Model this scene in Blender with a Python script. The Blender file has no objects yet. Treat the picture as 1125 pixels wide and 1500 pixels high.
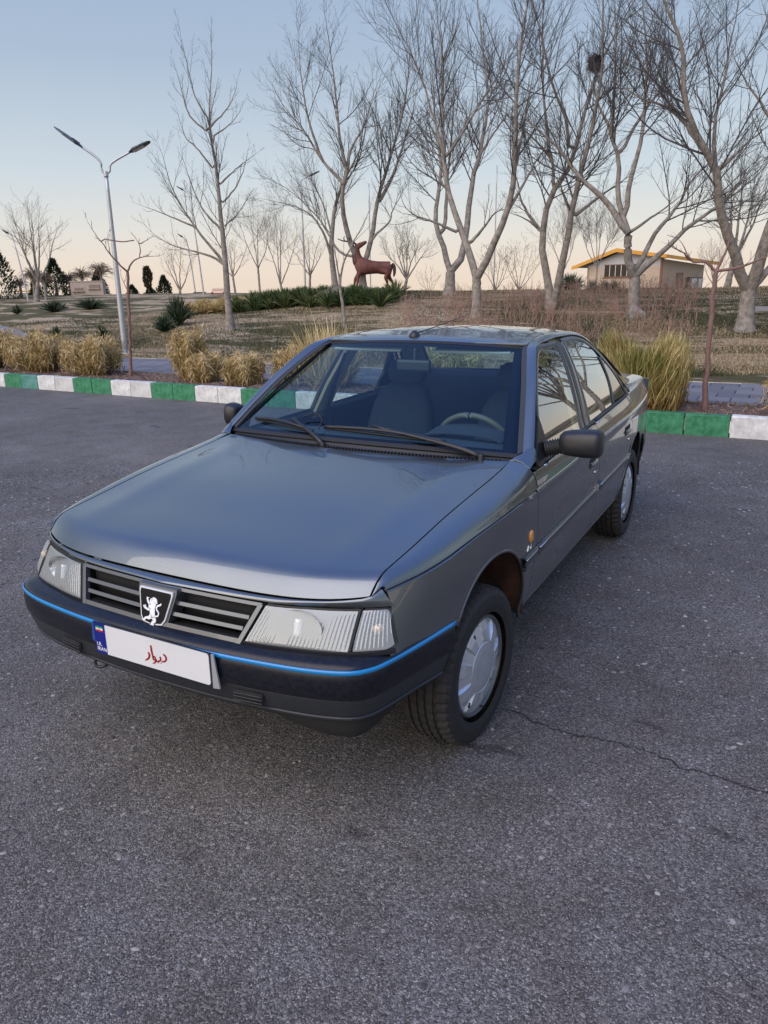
import bpy, bmesh, math, random
import numpy as np
from math import sin, cos, pi, radians, sqrt
from mathutils import Vector, Matrix
random.seed(7); RNG = np.random.default_rng(11)
SC = bpy.context.scene
COL = SC.collection
# ---------------------------------------------------------------- camera
CP = Vector((1.678, -2.3266, 1.6354)); YAW, PITCH, ROLL, FPX = .5005, .2929, -.0143, 1091.1
_f = Vector((-sin(YAW)*cos(PITCH), cos(YAW)*cos(PITCH), -sin(PITCH)))
_r = Vector((cos(YAW), sin(YAW), 0)); _u = _r.cross(_f)
_r2 = cos(ROLL)*_r+sin(ROLL)*_u; _u2 = -sin(ROLL)*_r+cos(ROLL)*_u
cam = bpy.data.objects.new('camera', bpy.data.cameras.new('camera')); COL.objects.link(cam)
cam.matrix_world = Matrix(((_r2.x, _u2.x, -_f.x, CP.x), (_r2.y, _u2.y, -_f.y, CP.y), (_r2.z, _u2.z, -_f.z, CP.z), (0, 0, 0, 1)))
cam.data.sensor_fit = 'HORIZONTAL'; cam.data.sensor_width = 36; cam.data.lens = FPX/1125*36
cam.data.clip_start = .05; cam.data.clip_end = 1500
SC.camera = cam
# ---------------------------------------------------------------- sky and light
SUN_EL, SUN_AZ = radians(5.0), radians(212)      # low sun behind the photographer's left shoulder
W = bpy.data.worlds.new('World'); SC.world = W; W.use_nodes = True
N, L = W.node_tree.nodes, W.node_tree.links; N.clear()
out = N.new('ShaderNodeOutputWorld'); bg = N.new('ShaderNodeBackground')
sky = N.new('ShaderNodeTexSky'); sky.sky_type = 'NISHITA'; sky.sun_disc = False
sky.sun_elevation = SUN_EL; sky.sun_rotation = SUN_AZ; sky.air_density = 1.2; sky.dust_density = 2.0; sky.ozone_density = 2.0
tc = N.new('ShaderNodeTexCoord'); sep = N.new('ShaderNodeSeparateXYZ'); L.new(tc.outputs['Generated'], sep.inputs[0])
ramp = N.new('ShaderNodeValToRGB'); L.new(sep.outputs['Z'], ramp.inputs[0])
def setramp(cr, stops):
    while len(cr.elements) < len(stops): cr.elements.new(.5)
    for e, (p, c) in zip(cr.elements, stops): e.position = p; e.color = (*c, 1)
setramp(ramp.color_ramp, SKYSTOPS) if 'SKYSTOPS' in globals() else setramp(ramp.color_ramp, [
    (0.0, (6.1, 5.05, 4.15)), (.028, (5.95, 5.2, 4.5)), (.068, (5.3, 5.2, 5.0)), (.13, (4.2, 4.7, 5.2)),
    (.25, (2.8, 3.45, 4.45)), (.42, (2.05, 2.8, 4.2)), (.62, (1.55, 2.7, 6.3)), (1.0, (1.2, 2.4, 6.9))])
mx = N.new('ShaderNodeMix'); mx.data_type = 'RGBA'; mx.inputs[0].default_value = .80
L.new(sky.outputs[0], mx.inputs[6]); L.new(ramp.outputs[0], mx.inputs[7]); L.new(mx.outputs[2], bg.inputs[0])
bg.inputs[1].default_value = .10; L.new(bg.outputs[0], out.inputs[0])
sl = bpy.data.lights.new('sun', 'SUN'); sl.energy = 1.9; sl.angle = radians(75); sl.color = (1, .88, .76)
sun = bpy.data.objects.new('sun', sl); COL.objects.link(sun)
_sd = Vector((sin(SUN_AZ-.35)*cos(radians(42)), cos(SUN_AZ-.35)*cos(radians(42)), sin(radians(42))))      # the wide glow of the bright western sky
sun.rotation_euler = _sd.to_track_quat('Z', 'Y').to_euler()
SC.view_settings.view_transform = 'Standard'; SC.view_settings.look = 'None'
SC.view_settings.exposure = .80; SC.view_settings.gamma = 1; SC.view_settings.use_curve_mapping = False
SC.cycles.max_bounces = 8; SC.cycles.transparent_max_bounces = 16
# ---------------------------------------------------------------- helpers
def tag(o, label=None, cat=None, group=None, kind=None):
    for k, v in (('label', label), ('category', cat), ('group', group), ('kind', kind)):
        if v: o[k] = v
    return o
def empty(name, loc=(0, 0, 0), rz=0, parent=None):
    o = bpy.data.objects.new(name, None); COL.objects.link(o); o.location = loc; o.rotation_euler = (0, 0, rz); o.empty_display_size = .2
    if parent: o.parent = parent
    return o
def link(name, me, parent=None, mat=None, smooth=True):
    if mat and not me.materials: me.materials.append(mat)
    if smooth and len(me.polygons): me.polygons.foreach_set('use_smooth', np.ones(len(me.polygons), bool))
    o = bpy.data.objects.new(name, me); COL.objects.link(o)
    if parent: o.parent = parent
    return o
def nmesh(name, V, F, attrs=None):
    """fast mesh from numpy; F (n,3) or (n,4)"""
    V = np.asarray(V, np.float32).reshape(-1, 3); F = np.asarray(F, np.int32)
    me = bpy.data.meshes.new(name); k = F.shape[1]
    me.vertices.add(len(V)); me.vertices.foreach_set('co', V.ravel())
    me.loops.add(F.size); me.loops.foreach_set('vertex_index', F.ravel())
    me.polygons.add(len(F)); me.polygons.foreach_set('loop_start', np.arange(0, F.size, k, dtype=np.int32))
    me.polygons.foreach_set('loop_total', np.full(len(F), k, np.int32))
    me.update(calc_edges=True); me.validate()
    if attrs:
        for n, a in attrs.items():
            at = me.attributes.new(n, 'FLOAT', 'POINT'); at.data.foreach_set('value', np.asarray(a, np.float32).ravel())
    return me
def pymesh(name, V, F, mat=None, parent=None, smooth=False):
    me = bpy.data.meshes.new(name); me.from_pydata([tuple(map(float, v)) for v in V], [], [tuple(f) for f in F]); me.update()
    return link(name, me, parent, mat, smooth)
def bm_obj(name, bm, mat=None, parent=None, smooth=False):
    bmesh.ops.recalc_face_normals(bm, faces=bm.faces[:])
    me = bpy.data.meshes.new(name); bm.to_mesh(me); bm.free()
    return link(name, me, parent, mat, smooth)
def box(bm, c, s, rot=None, bev=0):
    r = bmesh.ops.create_cube(bm, size=1); vs = r['verts']
    bmesh.ops.scale(bm, vec=s, verts=vs)
    if bev:
        es = list({e for v in vs for e in v.link_edges})
        g = bmesh.ops.bevel(bm, geom=es, offset=bev, segments=2, affect='EDGES', profile=.6)
        vs = list({v for f in g['faces'] for v in f.verts} | {v for v in vs if v.is_valid})
    if rot is not None: bmesh.ops.rotate(bm, cent=(0, 0, 0), matrix=rot, verts=vs)
    bmesh.ops.translate(bm, vec=c, verts=vs); return vs
def boxobj(name, c, s, mat, parent=None, bev=0, rot=None):
    bm = bmesh.new(); box(bm, c, s, rot, bev); return bm_obj(name, bm, mat, parent)
def tube_np(P, R, sides=5):
    """P (N,K,3) polylines, R (N,K) radii -> V,F"""
    P = np.asarray(P, float); R = np.asarray(R, float)
    N_, K = P.shape[:2]
    T = np.gradient(P, axis=1); T /= np.linalg.norm(T, axis=2, keepdims=True)+1e-9
    ref = np.where(np.abs(T[:, :1, 2:3]) > .9, np.array([1., 0, 0]), np.array([0, 0, 1.]))
    A = np.cross(T, np.broadcast_to(ref, T.shape)); A /= np.linalg.norm(A, axis=2, keepdims=True)+1e-9
    B = np.cross(T, A)
    th = np.arange(sides)*2*pi/sides
    V = P[:, :, None]+R[:, :, None, None]*(A[:, :, None]*np.cos(th)[None, None, :, None]+B[:, :, None]*np.sin(th)[None, None, :, None])
    idx = np.arange(N_*K*sides).reshape(N_, K, sides)
    a = idx[:, :-1]; b = idx[:, 1:]
    F = np.stack([a, np.roll(a, -1, 2), np.roll(b, -1, 2), b], -1).reshape(-1, 4)
    return V.reshape(-1, 3), F
def catmull(pts, n):
    p = np.asarray(pts, float)
    if len(p) == 2: return p[0]+(p[1]-p[0])*np.linspace(0, 1, n)[:, None]
    q = np.vstack([2*p[0]-p[1], p, 2*p[-1]-p[-2]]); m = len(p)-1
    d = np.r_[0, np.cumsum(np.linalg.norm(np.diff(p, axis=0), axis=1))]; s = np.linspace(0, d[-1], n)
    o = []
    for x in s:
        i = min(m-1, max(0, np.searchsorted(d, x, 'right')-1)); t = (x-d[i])/max(1e-9, d[i+1]-d[i])
        a, b, c, e = q[i:i+4]
        o.append(.5*((2*b)+(c-a)*t+(2*a-5*b+4*c-e)*t*t+(3*b-a-3*c+e)*t**3))
    return np.array(o)
def tubeobj(name, pts, r, mat, parent=None, sides=8, n=None, cap=True):
    P = catmull(pts, n or max(6, 4*len(pts))); R = np.interp(np.linspace(0, 1, len(P)), np.linspace(0, 1, len(np.atleast_1d(r))) if np.ndim(r) else [0, 1], r if np.ndim(r) else [r, r])
    V, F = tube_np(P[None], R[None], sides)
    F = [tuple(f) for f in F]
    if cap: F += [tuple(range(sides))[::-1], tuple(range(len(V)-sides, len(V)))]
    return pymesh(name, V, F, mat, parent, True)
def lathe(name, prof, n, mat, parent=None, axis='x', closed=False, smooth=True):
    """prof list of (axial, radius)"""
    V = []; F = []; K = len(prof)
    for i in range(n):
        a = 2*pi*i/n
        for (h, r) in prof:
            V.append((h, r*cos(a), r*sin(a)) if axis == 'x' else (r*cos(a), r*sin(a), h))
    for i in range(n):
        j = (i+1) % n
        for k in range(K-1+(1 if closed else 0)):
            k2 = (k+1) % K
            F.append((i*K+k, i*K+k2, j*K+k2, j*K+k))
    bm = bmesh.new(); bv = [bm.verts.new(v) for v in V]
    for f in F:
        try: bm.faces.new([bv[x] for x in f])
        except ValueError: pass
    bmesh.ops.remove_doubles(bm, verts=bm.verts[:], dist=1e-5)
    return bm_obj(name, bm, mat, parent, smooth)
# ---------------------------------------------------------------- materials
def mat(name, base=(.5, .5, .5), rough=.5, metal=0, coat=0, spec=.5, noise=None, bump=None, coat_rough=.03):
    """noise=(scale, colour2, contrast) ; bump=(scale, strength)"""
    m = bpy.data.materials.new(name); m.use_nodes = True; nt = m.node_tree; b = nt.nodes['Principled BSDF']
    b.inputs['Base Color'].default_value = (*base, 1); b.inputs['Roughness'].default_value = rough
    b.inputs['Metallic'].default_value = metal; b.inputs['Coat Weight'].default_value = coat
    b.inputs['Coat Roughness'].default_value = coat_rough; b.inputs['Specular IOR Level'].default_value = spec
    t = nt.nodes.new('ShaderNodeTexCoord')
    if noise:
        n = nt.nodes.new('ShaderNodeTexNoise'); n.inputs['Scale'].default_value = noise[0]; n.inputs['Detail'].default_value = 6
        n.inputs['Roughness'].default_value = .65; nt.links.new(t.outputs['Object'], n.inputs['Vector'])
        r = nt.nodes.new('ShaderNodeValToRGB'); w = noise[2] if len(noise) > 2 else .25
        setramp(r.color_ramp, [(.5-w/2, base), (.5+w/2, noise[1])])
        nt.links.new(n.outputs[0], r.inputs[0]); nt.links.new(r.outputs[0], b.inputs['Base Color'])
    if bump:
        n = nt.nodes.new('ShaderNodeTexNoise'); n.inputs['Scale'].default_value = bump[0]; n.inputs['Detail'].default_value = 4
        nt.links.new(t.outputs['Object'], n.inputs['Vector'])
        u = nt.nodes.new('ShaderNodeBump'); u.inputs['Strength'].default_value = bump[1]; u.inputs['Distance'].default_value = .01
        nt.links.new(n.outputs[0], u.inputs['Height']); nt.links.new(u.outputs[0], b.inputs['Normal'])
    return m
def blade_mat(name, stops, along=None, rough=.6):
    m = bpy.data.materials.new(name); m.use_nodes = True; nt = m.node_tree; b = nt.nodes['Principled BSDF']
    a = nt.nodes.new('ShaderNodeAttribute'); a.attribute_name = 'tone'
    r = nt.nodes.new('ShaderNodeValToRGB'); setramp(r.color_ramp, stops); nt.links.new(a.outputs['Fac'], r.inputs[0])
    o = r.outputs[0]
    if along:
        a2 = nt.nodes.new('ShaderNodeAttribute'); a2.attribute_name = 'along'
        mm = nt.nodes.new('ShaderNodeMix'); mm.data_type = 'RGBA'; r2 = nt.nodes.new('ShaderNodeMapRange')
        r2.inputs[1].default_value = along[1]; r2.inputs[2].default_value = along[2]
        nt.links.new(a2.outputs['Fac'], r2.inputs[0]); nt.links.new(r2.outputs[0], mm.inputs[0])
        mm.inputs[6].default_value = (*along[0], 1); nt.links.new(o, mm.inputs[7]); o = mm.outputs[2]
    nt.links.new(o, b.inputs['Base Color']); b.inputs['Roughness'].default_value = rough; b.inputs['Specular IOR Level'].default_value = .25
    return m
def sm(t): t = min(1, max(0, t)); return t*t*(3-2*t)
# ================================================================ SETTING
def terr(x, y):
    s = y-10.3; lx = sm((-x-8)/16); Ln = 12.0+9*lx
    z = .16+1.30*sm(s/Ln)**.92
    if s > Ln: z -= .75*sm((s-Ln)/16)
    return z
def kerb_y(x):      # front face of the kerb
    if x < -5.4: return 6.36-.004*(x+5.4)*0
    return 6.36+.034*(x+5.4)
# --- asphalt
def asphalt_mat():
    m = bpy.data.materials.new('asphalt'); m.use_nodes = True; nt = m.node_tree; b = nt.nodes['Principled BSDF']; nd = nt.nodes; lk = nt.links
    t = nd.new('ShaderNodeTexCoord')
    def vor(sc, feat='F1', rnd=1):
        v = nd.new('ShaderNodeTexVoronoi'); v.feature = feat; v.inputs['Scale'].default_value = sc; v.inputs['Randomness'].default_value = rnd
        lk.new(wv.outputs[0], v.inputs['Vector']); return v
    wn = nd.new('ShaderNodeTexNoise'); wn.inputs['Scale'].default_value = 60; lk.new(t.outputs['Object'], wn.inputs['Vector'])
    wv = nd.new('ShaderNodeVectorMath'); wv.operation = 'MULTIPLY_ADD'; lk.new(wn.outputs['Color'], wv.inputs[0])
    wv.inputs[1].default_value = (.006, .006, 0); lk.new(t.outputs['Object'], wv.inputs[2])
    v1 = vor(270); v2 = vor(130); v3 = vor(34)
    g = nd.new('ShaderNodeRGBToBW'); lk.new(v1.outputs['Color'], g.inputs[0])
    r1 = nd.new('ShaderNodeValToRGB'); lk.new(g.outputs[0], r1.inputs[0])
    setramp(r1.color_ramp, [(.20, (.031, .029, .027)), (.48, (.100, .094, .088)), (.74, (.178, .169, .160)), (.89, (.50, .48, .455))])
    g2 = nd.new('ShaderNodeRGBToBW'); lk.new(v2.outputs['Color'], g2.inputs[0])
    r2 = nd.new('ShaderNodeValToRGB'); lk.new(g2.outputs[0], r2.inputs[0])
    setramp(r2.color_ramp, [(.22, (.056, .053, .050)), (.56, (.122, .116, .110)), (.84, (.26, .248, .236))])
    m1 = nd.new('ShaderNodeMix'); m1.data_type = 'RGBA'; m1.inputs[0].default_value = .45
    lk.new(r1.outputs[0], m1.inputs[6]); lk.new(r2.outputs[0], m1.inputs[7])
    # larger pale chips
    g3 = nd.new('ShaderNodeSeparateColor'); lk.new(v3.outputs['Color'], g3.inputs[0])
    th = nd.new('ShaderNodeMath'); th.operation = 'GREATER_THAN'; th.inputs[1].default_value = .88; lk.new(g3.outputs[0], th.inputs[0])
    ds = nd.new('ShaderNodeMath'); ds.operation = 'LESS_THAN'; ds.inputs[1].default_value = .22; lk.new(v3.outputs['Distance'], ds.inputs[0])
    ml = nd.new('ShaderNodeMath'); ml.operation = 'MULTIPLY'; lk.new(th.outputs[0], ml.inputs[0]); lk.new(ds.outputs[0], ml.inputs[1])
    m2 = nd.new('ShaderNodeMix'); m2.data_type = 'RGBA'; lk.new(ml.outputs[0], m2.inputs[0]); lk.new(m1.outputs[2], m2.inputs[6]); m2.inputs[7].default_value = (.30, .285, .265, 1)
    # broad tone variation: worn and stained areas
    n = nd.new('ShaderNodeTexNoise'); n.inputs['Scale'].default_value = .55; n.inputs['Detail'].default_value = 8; n.inputs['Roughness'].default_value = .62; lk.new(t.outputs['Object'], n.inputs['Vector'])
    rr = nd.new('ShaderNodeValToRGB'); lk.new(n.outputs[0], rr.inputs[0]); setramp(rr.color_ramp, [(.30, (.66, .65, .66)), (.5, (.94, .92, .91)), (.70, (1.22, 1.2, 1.2))])
    n2 = nd.new('ShaderNodeTexNoise'); n2.inputs['Scale'].default_value = 3.4; n2.inputs['Detail'].default_value = 5; lk.new(t.outputs['Object'], n2.inputs['Vector'])
    rr2 = nd.new('ShaderNodeValToRGB'); lk.new(n2.outputs[0], rr2.inputs[0]); setramp(rr2.color_ramp, [(.33, (.86, .82, .79)), (.5, (.97, .95, .94)), (.64, (1.06, 1.06, 1.09))])
    m3 = nd.new('ShaderNodeMix'); m3.data_type = 'RGBA'; m3.blend_type = 'MULTIPLY'; m3.inputs[0].default_value = 1; lk.new(m2.outputs[2], m3.inputs[6]); lk.new(rr.outputs[0], m3.inputs[7])
    m4 = nd.new('ShaderNodeMix'); m4.data_type = 'RGBA'; m4.blend_type = 'MULTIPLY'; m4.inputs[0].default_value = 1; lk.new(m3.outputs[2], m4.inputs[6]); lk.new(rr2.outputs[0], m4.inputs[7])
    # dark tar patches
    mp = nd.new('ShaderNodeMapping'); mp.inputs['Scale'].default_value = (1.1, 2.6, 1); lk.new(t.outputs['Object'], mp.inputs[0])
    n3 = nd.new('ShaderNodeTexNoise'); n3.inputs['Scale'].default_value = 1.5; n3.inputs['Detail'].default_value = 7; lk.new(mp.outputs[0], n3.inputs['Vector'])
    rr3 = nd.new('ShaderNodeValToRGB'); lk.new(n3.outputs[0], rr3.inputs[0]); setramp(rr3.color_ramp, [(.66, (1, 1, 1)), (.70, (.5, .49, .5))])
    m5 = nd.new('ShaderNodeMix'); m5.data_type = 'RGBA'; m5.blend_type = 'MULTIPLY'; m5.inputs[0].default_value = 1; lk.new(m4.outputs[2], m5.inputs[6]); lk.new(rr3.outputs[0], m5.inputs[7])
    lk.new(m5.outputs[2], b.inputs['Base Color'])
    b.inputs['Roughness'].default_value = .72; b.inputs['Specular IOR Level'].default_value = .4
    bp = nd.new('ShaderNodeBump'); bp.inputs['Strength'].default_value = .75; bp.inputs['Distance'].default_value = .004; bp.invert = True
    ad = nd.new('ShaderNodeMath'); ad.operation = 'ADD'; lk.new(v1.outputs['Distance'], ad.inputs[0]); lk.new(v2.outputs['Distance'], ad.inputs[1])
    lk.new(ad.outputs[0], bp.inputs['Height']); lk.new(bp.outputs[0], b.inputs['Normal'])
    return m
M_ASPH = asphalt_mat()
lot = pymesh('asphalt_lot', [(-300, -300, 0), (300, -300, 0), (300, 7.2, 0), (-300, 6.5, 0)], [(0, 1, 2, 3)], M_ASPH)
tag(lot, 'rough dark grey asphalt of the parking lot', None, None, 'structure')
# crack running from the front wheel to the right edge, and finer ones
M_CRACK = mat('crack_shadow', (.018, .017, .018), .95)
def crack(pts, w, name='asphalt_crack', n=90, jit=.012):
    P = catmull([(x, y, 0) for x, y in pts], n); T = np.gradient(P, axis=0); T /= np.linalg.norm(T, axis=1)[:, None]
    Nn = np.stack([-T[:, 1], T[:, 0], 0*T[:, 0]], 1)
    o = np.cumsum(RNG.normal(0, jit*.35, n)); o -= np.linspace(0, o[-1], n); P = P+Nn*(o+RNG.normal(0, jit*.25, n))[:, None]
    ww = w*(.35+1.0*RNG.random(n)); ww[0] = ww[-1] = .0005
    V = np.vstack([P-Nn*ww[:, None]/2, P+Nn*ww[:, None]/2]); V[:, 2] = .004
    me = nmesh(name, V, [(i, i+1, n+i+1, n+i) for i in range(n-1)]); o = link(name, me, None, M_CRACK, False)
    return tag(o, None, None, None, 'structure')
crack([(0.813, 0.209), (0.89, 0.209), (1.007, 0.188), (1.143, 0.175), (1.217, 0.183), (1.342, 0.18), (1.452, 0.158), (1.513, 0.132), (1.646, 0.12), (1.781, 0.118), (1.93, 0.101)], .007, n=240, jit=.008)
crack([(1.62, -.62), (1.72, -.66), (1.80, -.72)], .003, n=40)
crack([(-1.4, -.15), (-1.15, -.2), (-.95, -.22)], .007, n=50)
# loose chips and stones lying on the asphalt
def pebbles():
    n = 26000
    r = 1.2+RNG.random(n)**.6*6.5; a = RNG.uniform(-1.25, .75, n)+pi/2+.5
    x = 1.678+r*np.cos(a); y = -2.33+r*np.sin(a); k = y < 6.1; x, y = x[k], y[k]; n = len(x)
    s = (.0017+.0055*RNG.random(n)**4)*(1+.25*np.hypot(x-1.68, y+2.33)); s = np.minimum(s, .012)
    ico = np.array([(1, 0, 0), (.3, .9, 0), (-.8, .6, 0), (-.9, -.5, 0), (.2, -.95, 0), (.1, .1, .8), (-.2, .15, -.2)])
    F0 = np.array([(0, 1, 5), (1, 2, 5), (2, 3, 5), (3, 4, 5), (4, 0, 5)])
    th = RNG.random(n)*2*pi; c, s_ = np.cos(th), np.sin(th)
    V = ico[None]*s[:, None, None]*np.stack([RNG.uniform(.8, 1.5, n), RNG.uniform(.6, 1.1, n), RNG.uniform(.4, .8, n)], 1)[:, None]
    X = V[..., 0]*c[:, None]-V[..., 1]*s_[:, None]+x[:, None]; Y = V[..., 0]*s_[:, None]+V[..., 1]*c[:, None]+y[:, None]; Z = V[..., 2]+.0015
    F = (F0[None]+(np.arange(n)*7)[:, None, None]).reshape(-1, 3)
    me = nmesh('loose_gravel', np.stack([X, Y, Z], -1).reshape(-1, 3), F, {'tone': np.repeat(RNG.random(n), 7)})
    mm = blade_mat('chip_stone', [(0, (.06, .057, .06)), (.5, (.13, .125, .128)), (.85, (.23, .22, .215)), (1, (.36, .34, .32))], rough=.8)
    o = link('loose_gravel', me, None, mm, False); tag(o, 'small loose stone chips scattered on the asphalt', None, None, 'stuff')
pebbles()
# --- terrain behind the planting strip
def hill_mat():
    m = bpy.data.materials.new('dry_lawn'); m.use_nodes = True; nt = m.node_tree; b = nt.nodes['Principled BSDF']; nd = nt.nodes; lk = nt.links
    t = nd.new('ShaderNodeTexCoord')
    def nz(sc, det=7, stretch=None, rough=.6):
        n = nd.new('ShaderNodeTexNoise'); n.inputs['Scale'].default_value = sc; n.inputs['Detail'].default_value = det; n.inputs['Roughness'].default_value = rough
        if stretch:
            mp = nd.new('ShaderNodeMapping'); mp.inputs['Scale'].default_value = stretch; mp.inputs['Rotation'].default_value = (0, 0, radians(-20)); lk.new(t.outputs['Object'], mp.inputs[0]); lk.new(mp.outputs[0], n.inputs['Vector'])
        else: lk.new(t.outputs['Object'], n.inputs['Vector'])
        return n
    def rp(n, st):
        r = nd.new('ShaderNodeValToRGB'); setramp(r.color_ramp, st); lk.new(n.outputs[0], r.inputs[0]); return r
    def mixc(f, a, c):
        mm = nd.new('ShaderNodeMix'); mm.data_type = 'RGBA'; lk.new(f, mm.inputs[0])
        for s, i in ((a, 6), (c, 7)):
            if isinstance(s, tuple): mm.inputs[i].default_value = (*s, 1)
            else: lk.new(s, mm.inputs[i])
        return mm.outputs[2]
    base = rp(nz(9, 9, None, .75), [(.3, (.22, .165, .105)), (.5, (.40, .315, .21)), (.7, (.55, .45, .33))]).outputs[0]
    green = rp(nz(14, 8, None, .75), [(.3, (.035, .036, .016)), (.6, (.095, .090, .040)), (.8, (.18, .15, .08))]).outputs[0]
    gm = rp(nz(.42, 9, (.7, 2.4, 1), .66), [(.45, (0, 0, 0)), (.51, (.92, .92, .92))]).outputs[0]
    c = mixc(gm, base, green)
    soil = rp(nz(6, 8), [(.35, (.07, .042, .03)), (.65, (.17, .115, .085))]).outputs[0]
    g2 = rp(nz(.8, 7, (1, 1.6, 1)), [(.60, (0, 0, 0)), (.67, (.75, .75, .75))]).outputs[0]
    c = mixc(g2, c, soil)
    lk.new(c, b.inputs['Base Color']); b.inputs['Roughness'].default_value = .95; b.inputs['Specular IOR Level'].default_value = .1
    bp = nd.new('ShaderNodeBump'); bp.inputs['Strength'].default_value = .9; bp.inputs['Distance'].default_value = .05
    lk.new(nz(22, 8, None, .8).outputs[0], bp.inputs['Height']); lk.new(bp.outputs[0], b.inputs['Normal'])
    return m
M_LAWN = hill_mat()
def sheet(name, xs, ys, zf, m, kind='structure'):
    X, Y = np.meshgrid(xs, ys, indexing='ij'); Z = np.vectorize(zf)(X, Y); n, k = X.shape
    i = np.arange(n*k).reshape(n, k); F = np.stack([i[:-1, :-1], i[1:, :-1], i[1:, 1:], i[:-1, 1:]], -1).reshape(-1, 4)
    o = link(name, nmesh(name, np.stack([X, Y, Z], -1), F), None, m); return tag(o, None, None, None, kind)
_b = RNG.normal(0, 1, (90, 4))
def bumps(x, y):
    z = 0
    for k in range(14): z += .5*sin(x*(.7+.35*abs(_b[k, 0]))+y*_b[k, 1]*.9+_b[k, 2]*5)
    return z*.0085
def hill_z(x, y):
    if y > 60: return terr(x, y)-(y-60)*.01
    return terr(x, y)+bumps(x, y)*sm((y-10.4)/1.5)
hill = sheet('grass_hill', np.r_[np.linspace(-140, -36, 14), np.linspace(-35, 14, 180), np.linspace(16, 120, 16)],
             np.r_[np.linspace(10.3, 27, 90), np.linspace(27.6, 60, 30), np.linspace(70, 420, 10)], hill_z, M_LAWN)
tag(hill, 'low hill of dry yellow lawn with green patches')
M_SOIL = mat('bed_soil', (.085, .055, .042), .95, noise=(9, (.20, .14, .11), .4), bump=(30, .8))
bed = sheet('planting_bed', np.linspace(-45, 20, 300), np.linspace(0, 1, 14), lambda x, v: 0, M_SOIL)
def fix_bed():
    me = bed.data; co = np.empty(len(me.vertices)*3, np.float32); me.vertices.foreach_get('co', co); co = co.reshape(-1, 3)
    for c in co:
        y0 = kerb_y(c[0])+.13; v = c[1]; c[1] = y0+(7.86-y0)*v; c[2] = .165+.03*sin(c[0]*7+v*9)*sin(pi*v)*.6+.02*sin(pi*v)+random.uniform(-.006, .006)
    me.vertices.foreach_set('co', co.ravel()); me.update()
fix_bed(); tag(bed, 'strip of reddish brown soil between kerb and sidewalk')
# --- kerb: single painted blocks
M_GREEN = mat('green_paint', (.012, .125, .050), .6, noise=(11, (.05, .25, .13), .28), bump=(60, .25))
M_TEAL = mat('worn_teal_paint', (.03, .17, .13), .6, noise=(7, (.12, .30, .27), .3), bump=(60, .3))
M_WHITE = mat('white_kerb_paint', (.46, .46, .45), .7, noise=(9, (.74, .74, .73), .3), bump=(60, .3))
M_WHITEG = mat('dirty_white_kerb_paint', (.40, .40, .39), .75, noise=(5, (.66, .66, .65), .4), bump=(60, .4))
M_MORTAR = mat('mortar', (.10, .095, .09), .95)
kerb = empty('kerb', (0, 0, 0)); tag(kerb, 'low concrete kerb painted in green and white pairs', None, None, 'structure')
_kerbcache = {}
def kerb_block(x0, x1, m, key):
    y0, y1 = kerb_y(x0), kerb_y(x1); ln = sqrt((x1-x0)**2+(y1-y0)**2)
    k = (round(ln, 2), key)
    if k not in _kerbcache:
        bm = bmesh.new(); vs = box(bm, (0, .0, 0), (ln-.012, .15, .27), None, .014)
        for v in bm.verts: v.co += Vector((random.uniform(-.002, .002), random.uniform(-.003, .003), random.uniform(-.003, .003)))
        me = bpy.data.meshes.new('kerb_block'); bm.to_mesh(me); bm.free(); me.materials.append(m); _kerbcache[k] = me
    o = bpy.data.objects.new('kerb_block', _kerbcache[k]); COL.objects.link(o); o.parent = kerb
    o.location = ((x0+x1)/2, (y0+y1)/2+.075+random.uniform(-.004, .004), .10+random.uniform(-.003, .003)); o.rotation_euler = (0, 0, math.atan2(y1-y0, x1-x0)+random.uniform(-.004, .004))
joints = [-5.45-.4525*i for i in range(0, 40)][::-1]+[-5.45+.4707*i for i in range(1, 24)]
base_i = 39      # joint index of x=-5.45, green starts there
for i in range(len(joints)-1):
    pair = (i-base_i)//2; g = pair % 2 == 0
    m = (M_TEAL if (i-base_i) == -11 else M_GREEN) if g else (M_WHITEG if (i-base_i) in (-9, -5) else M_WHITE)
    kerb_block(joints[i], joints[i+1], m, m.name)
core = sheet('kerb_bedding', np.linspace(-23, 5.4, 40), np.array([0, 1.]), lambda x, v: 0, M_MORTAR)
me = core.data
for v in me.vertices: v.co = (v.co.x, kerb_y(v.co.x)+.02+.11*v.co.y, .21)
core.parent = kerb
for k in list(core.keys()): del core[k]
# --- sidewalk with single tiles
M_TILE = [mat('paver_%d' % i, c, .8, noise=(16, tuple(x*1.25 for x in c), .5), bump=(70, .35)) for i, c in enumerate([(.125, .125, .14), (.15, .148, .162), (.105, .106, .122)])]
walk = sheet('sidewalk', np.linspace(-60, 30, 60), np.array([7.86, 10.32]), lambda x, y: .148, mat('joint_sand', (.055, .052, .052), .95)); tag(walk, 'grey tiled sidewalk between planting strip and hill')
tm = []
for mm in M_TILE:
    bm = bmesh.new(); box(bm, (0, 0, 0), (.386, .386, .05), None, .006); me = bpy.data.meshes.new('paving_tile'); bm.to_mesh(me); bm.free(); me.materials.append(mm); tm.append(me)
for r in range(6):
    for c in range(48):
        x = -14.6+c*.4+(r % 2)*.2; y = 8.06+r*.4
        if x > 4: continue
        o = bpy.data.objects.new('paving_tile', random.choice(tm)); COL.objects.link(o); o.parent = walk
        o.location = (x, y, .137+random.uniform(-.003, .004)); o.rotation_euler = (random.uniform(-.006, .006), random.uniform(-.006, .006), random.uniform(-.008, .008))
edge = boxobj('path_edging', (-20, 7.88, .14), (80, .06, .1), mat('edging_concrete', (.10, .09, .085), .9, noise=(5, (.17, .15, .14), .4)), walk)
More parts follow.
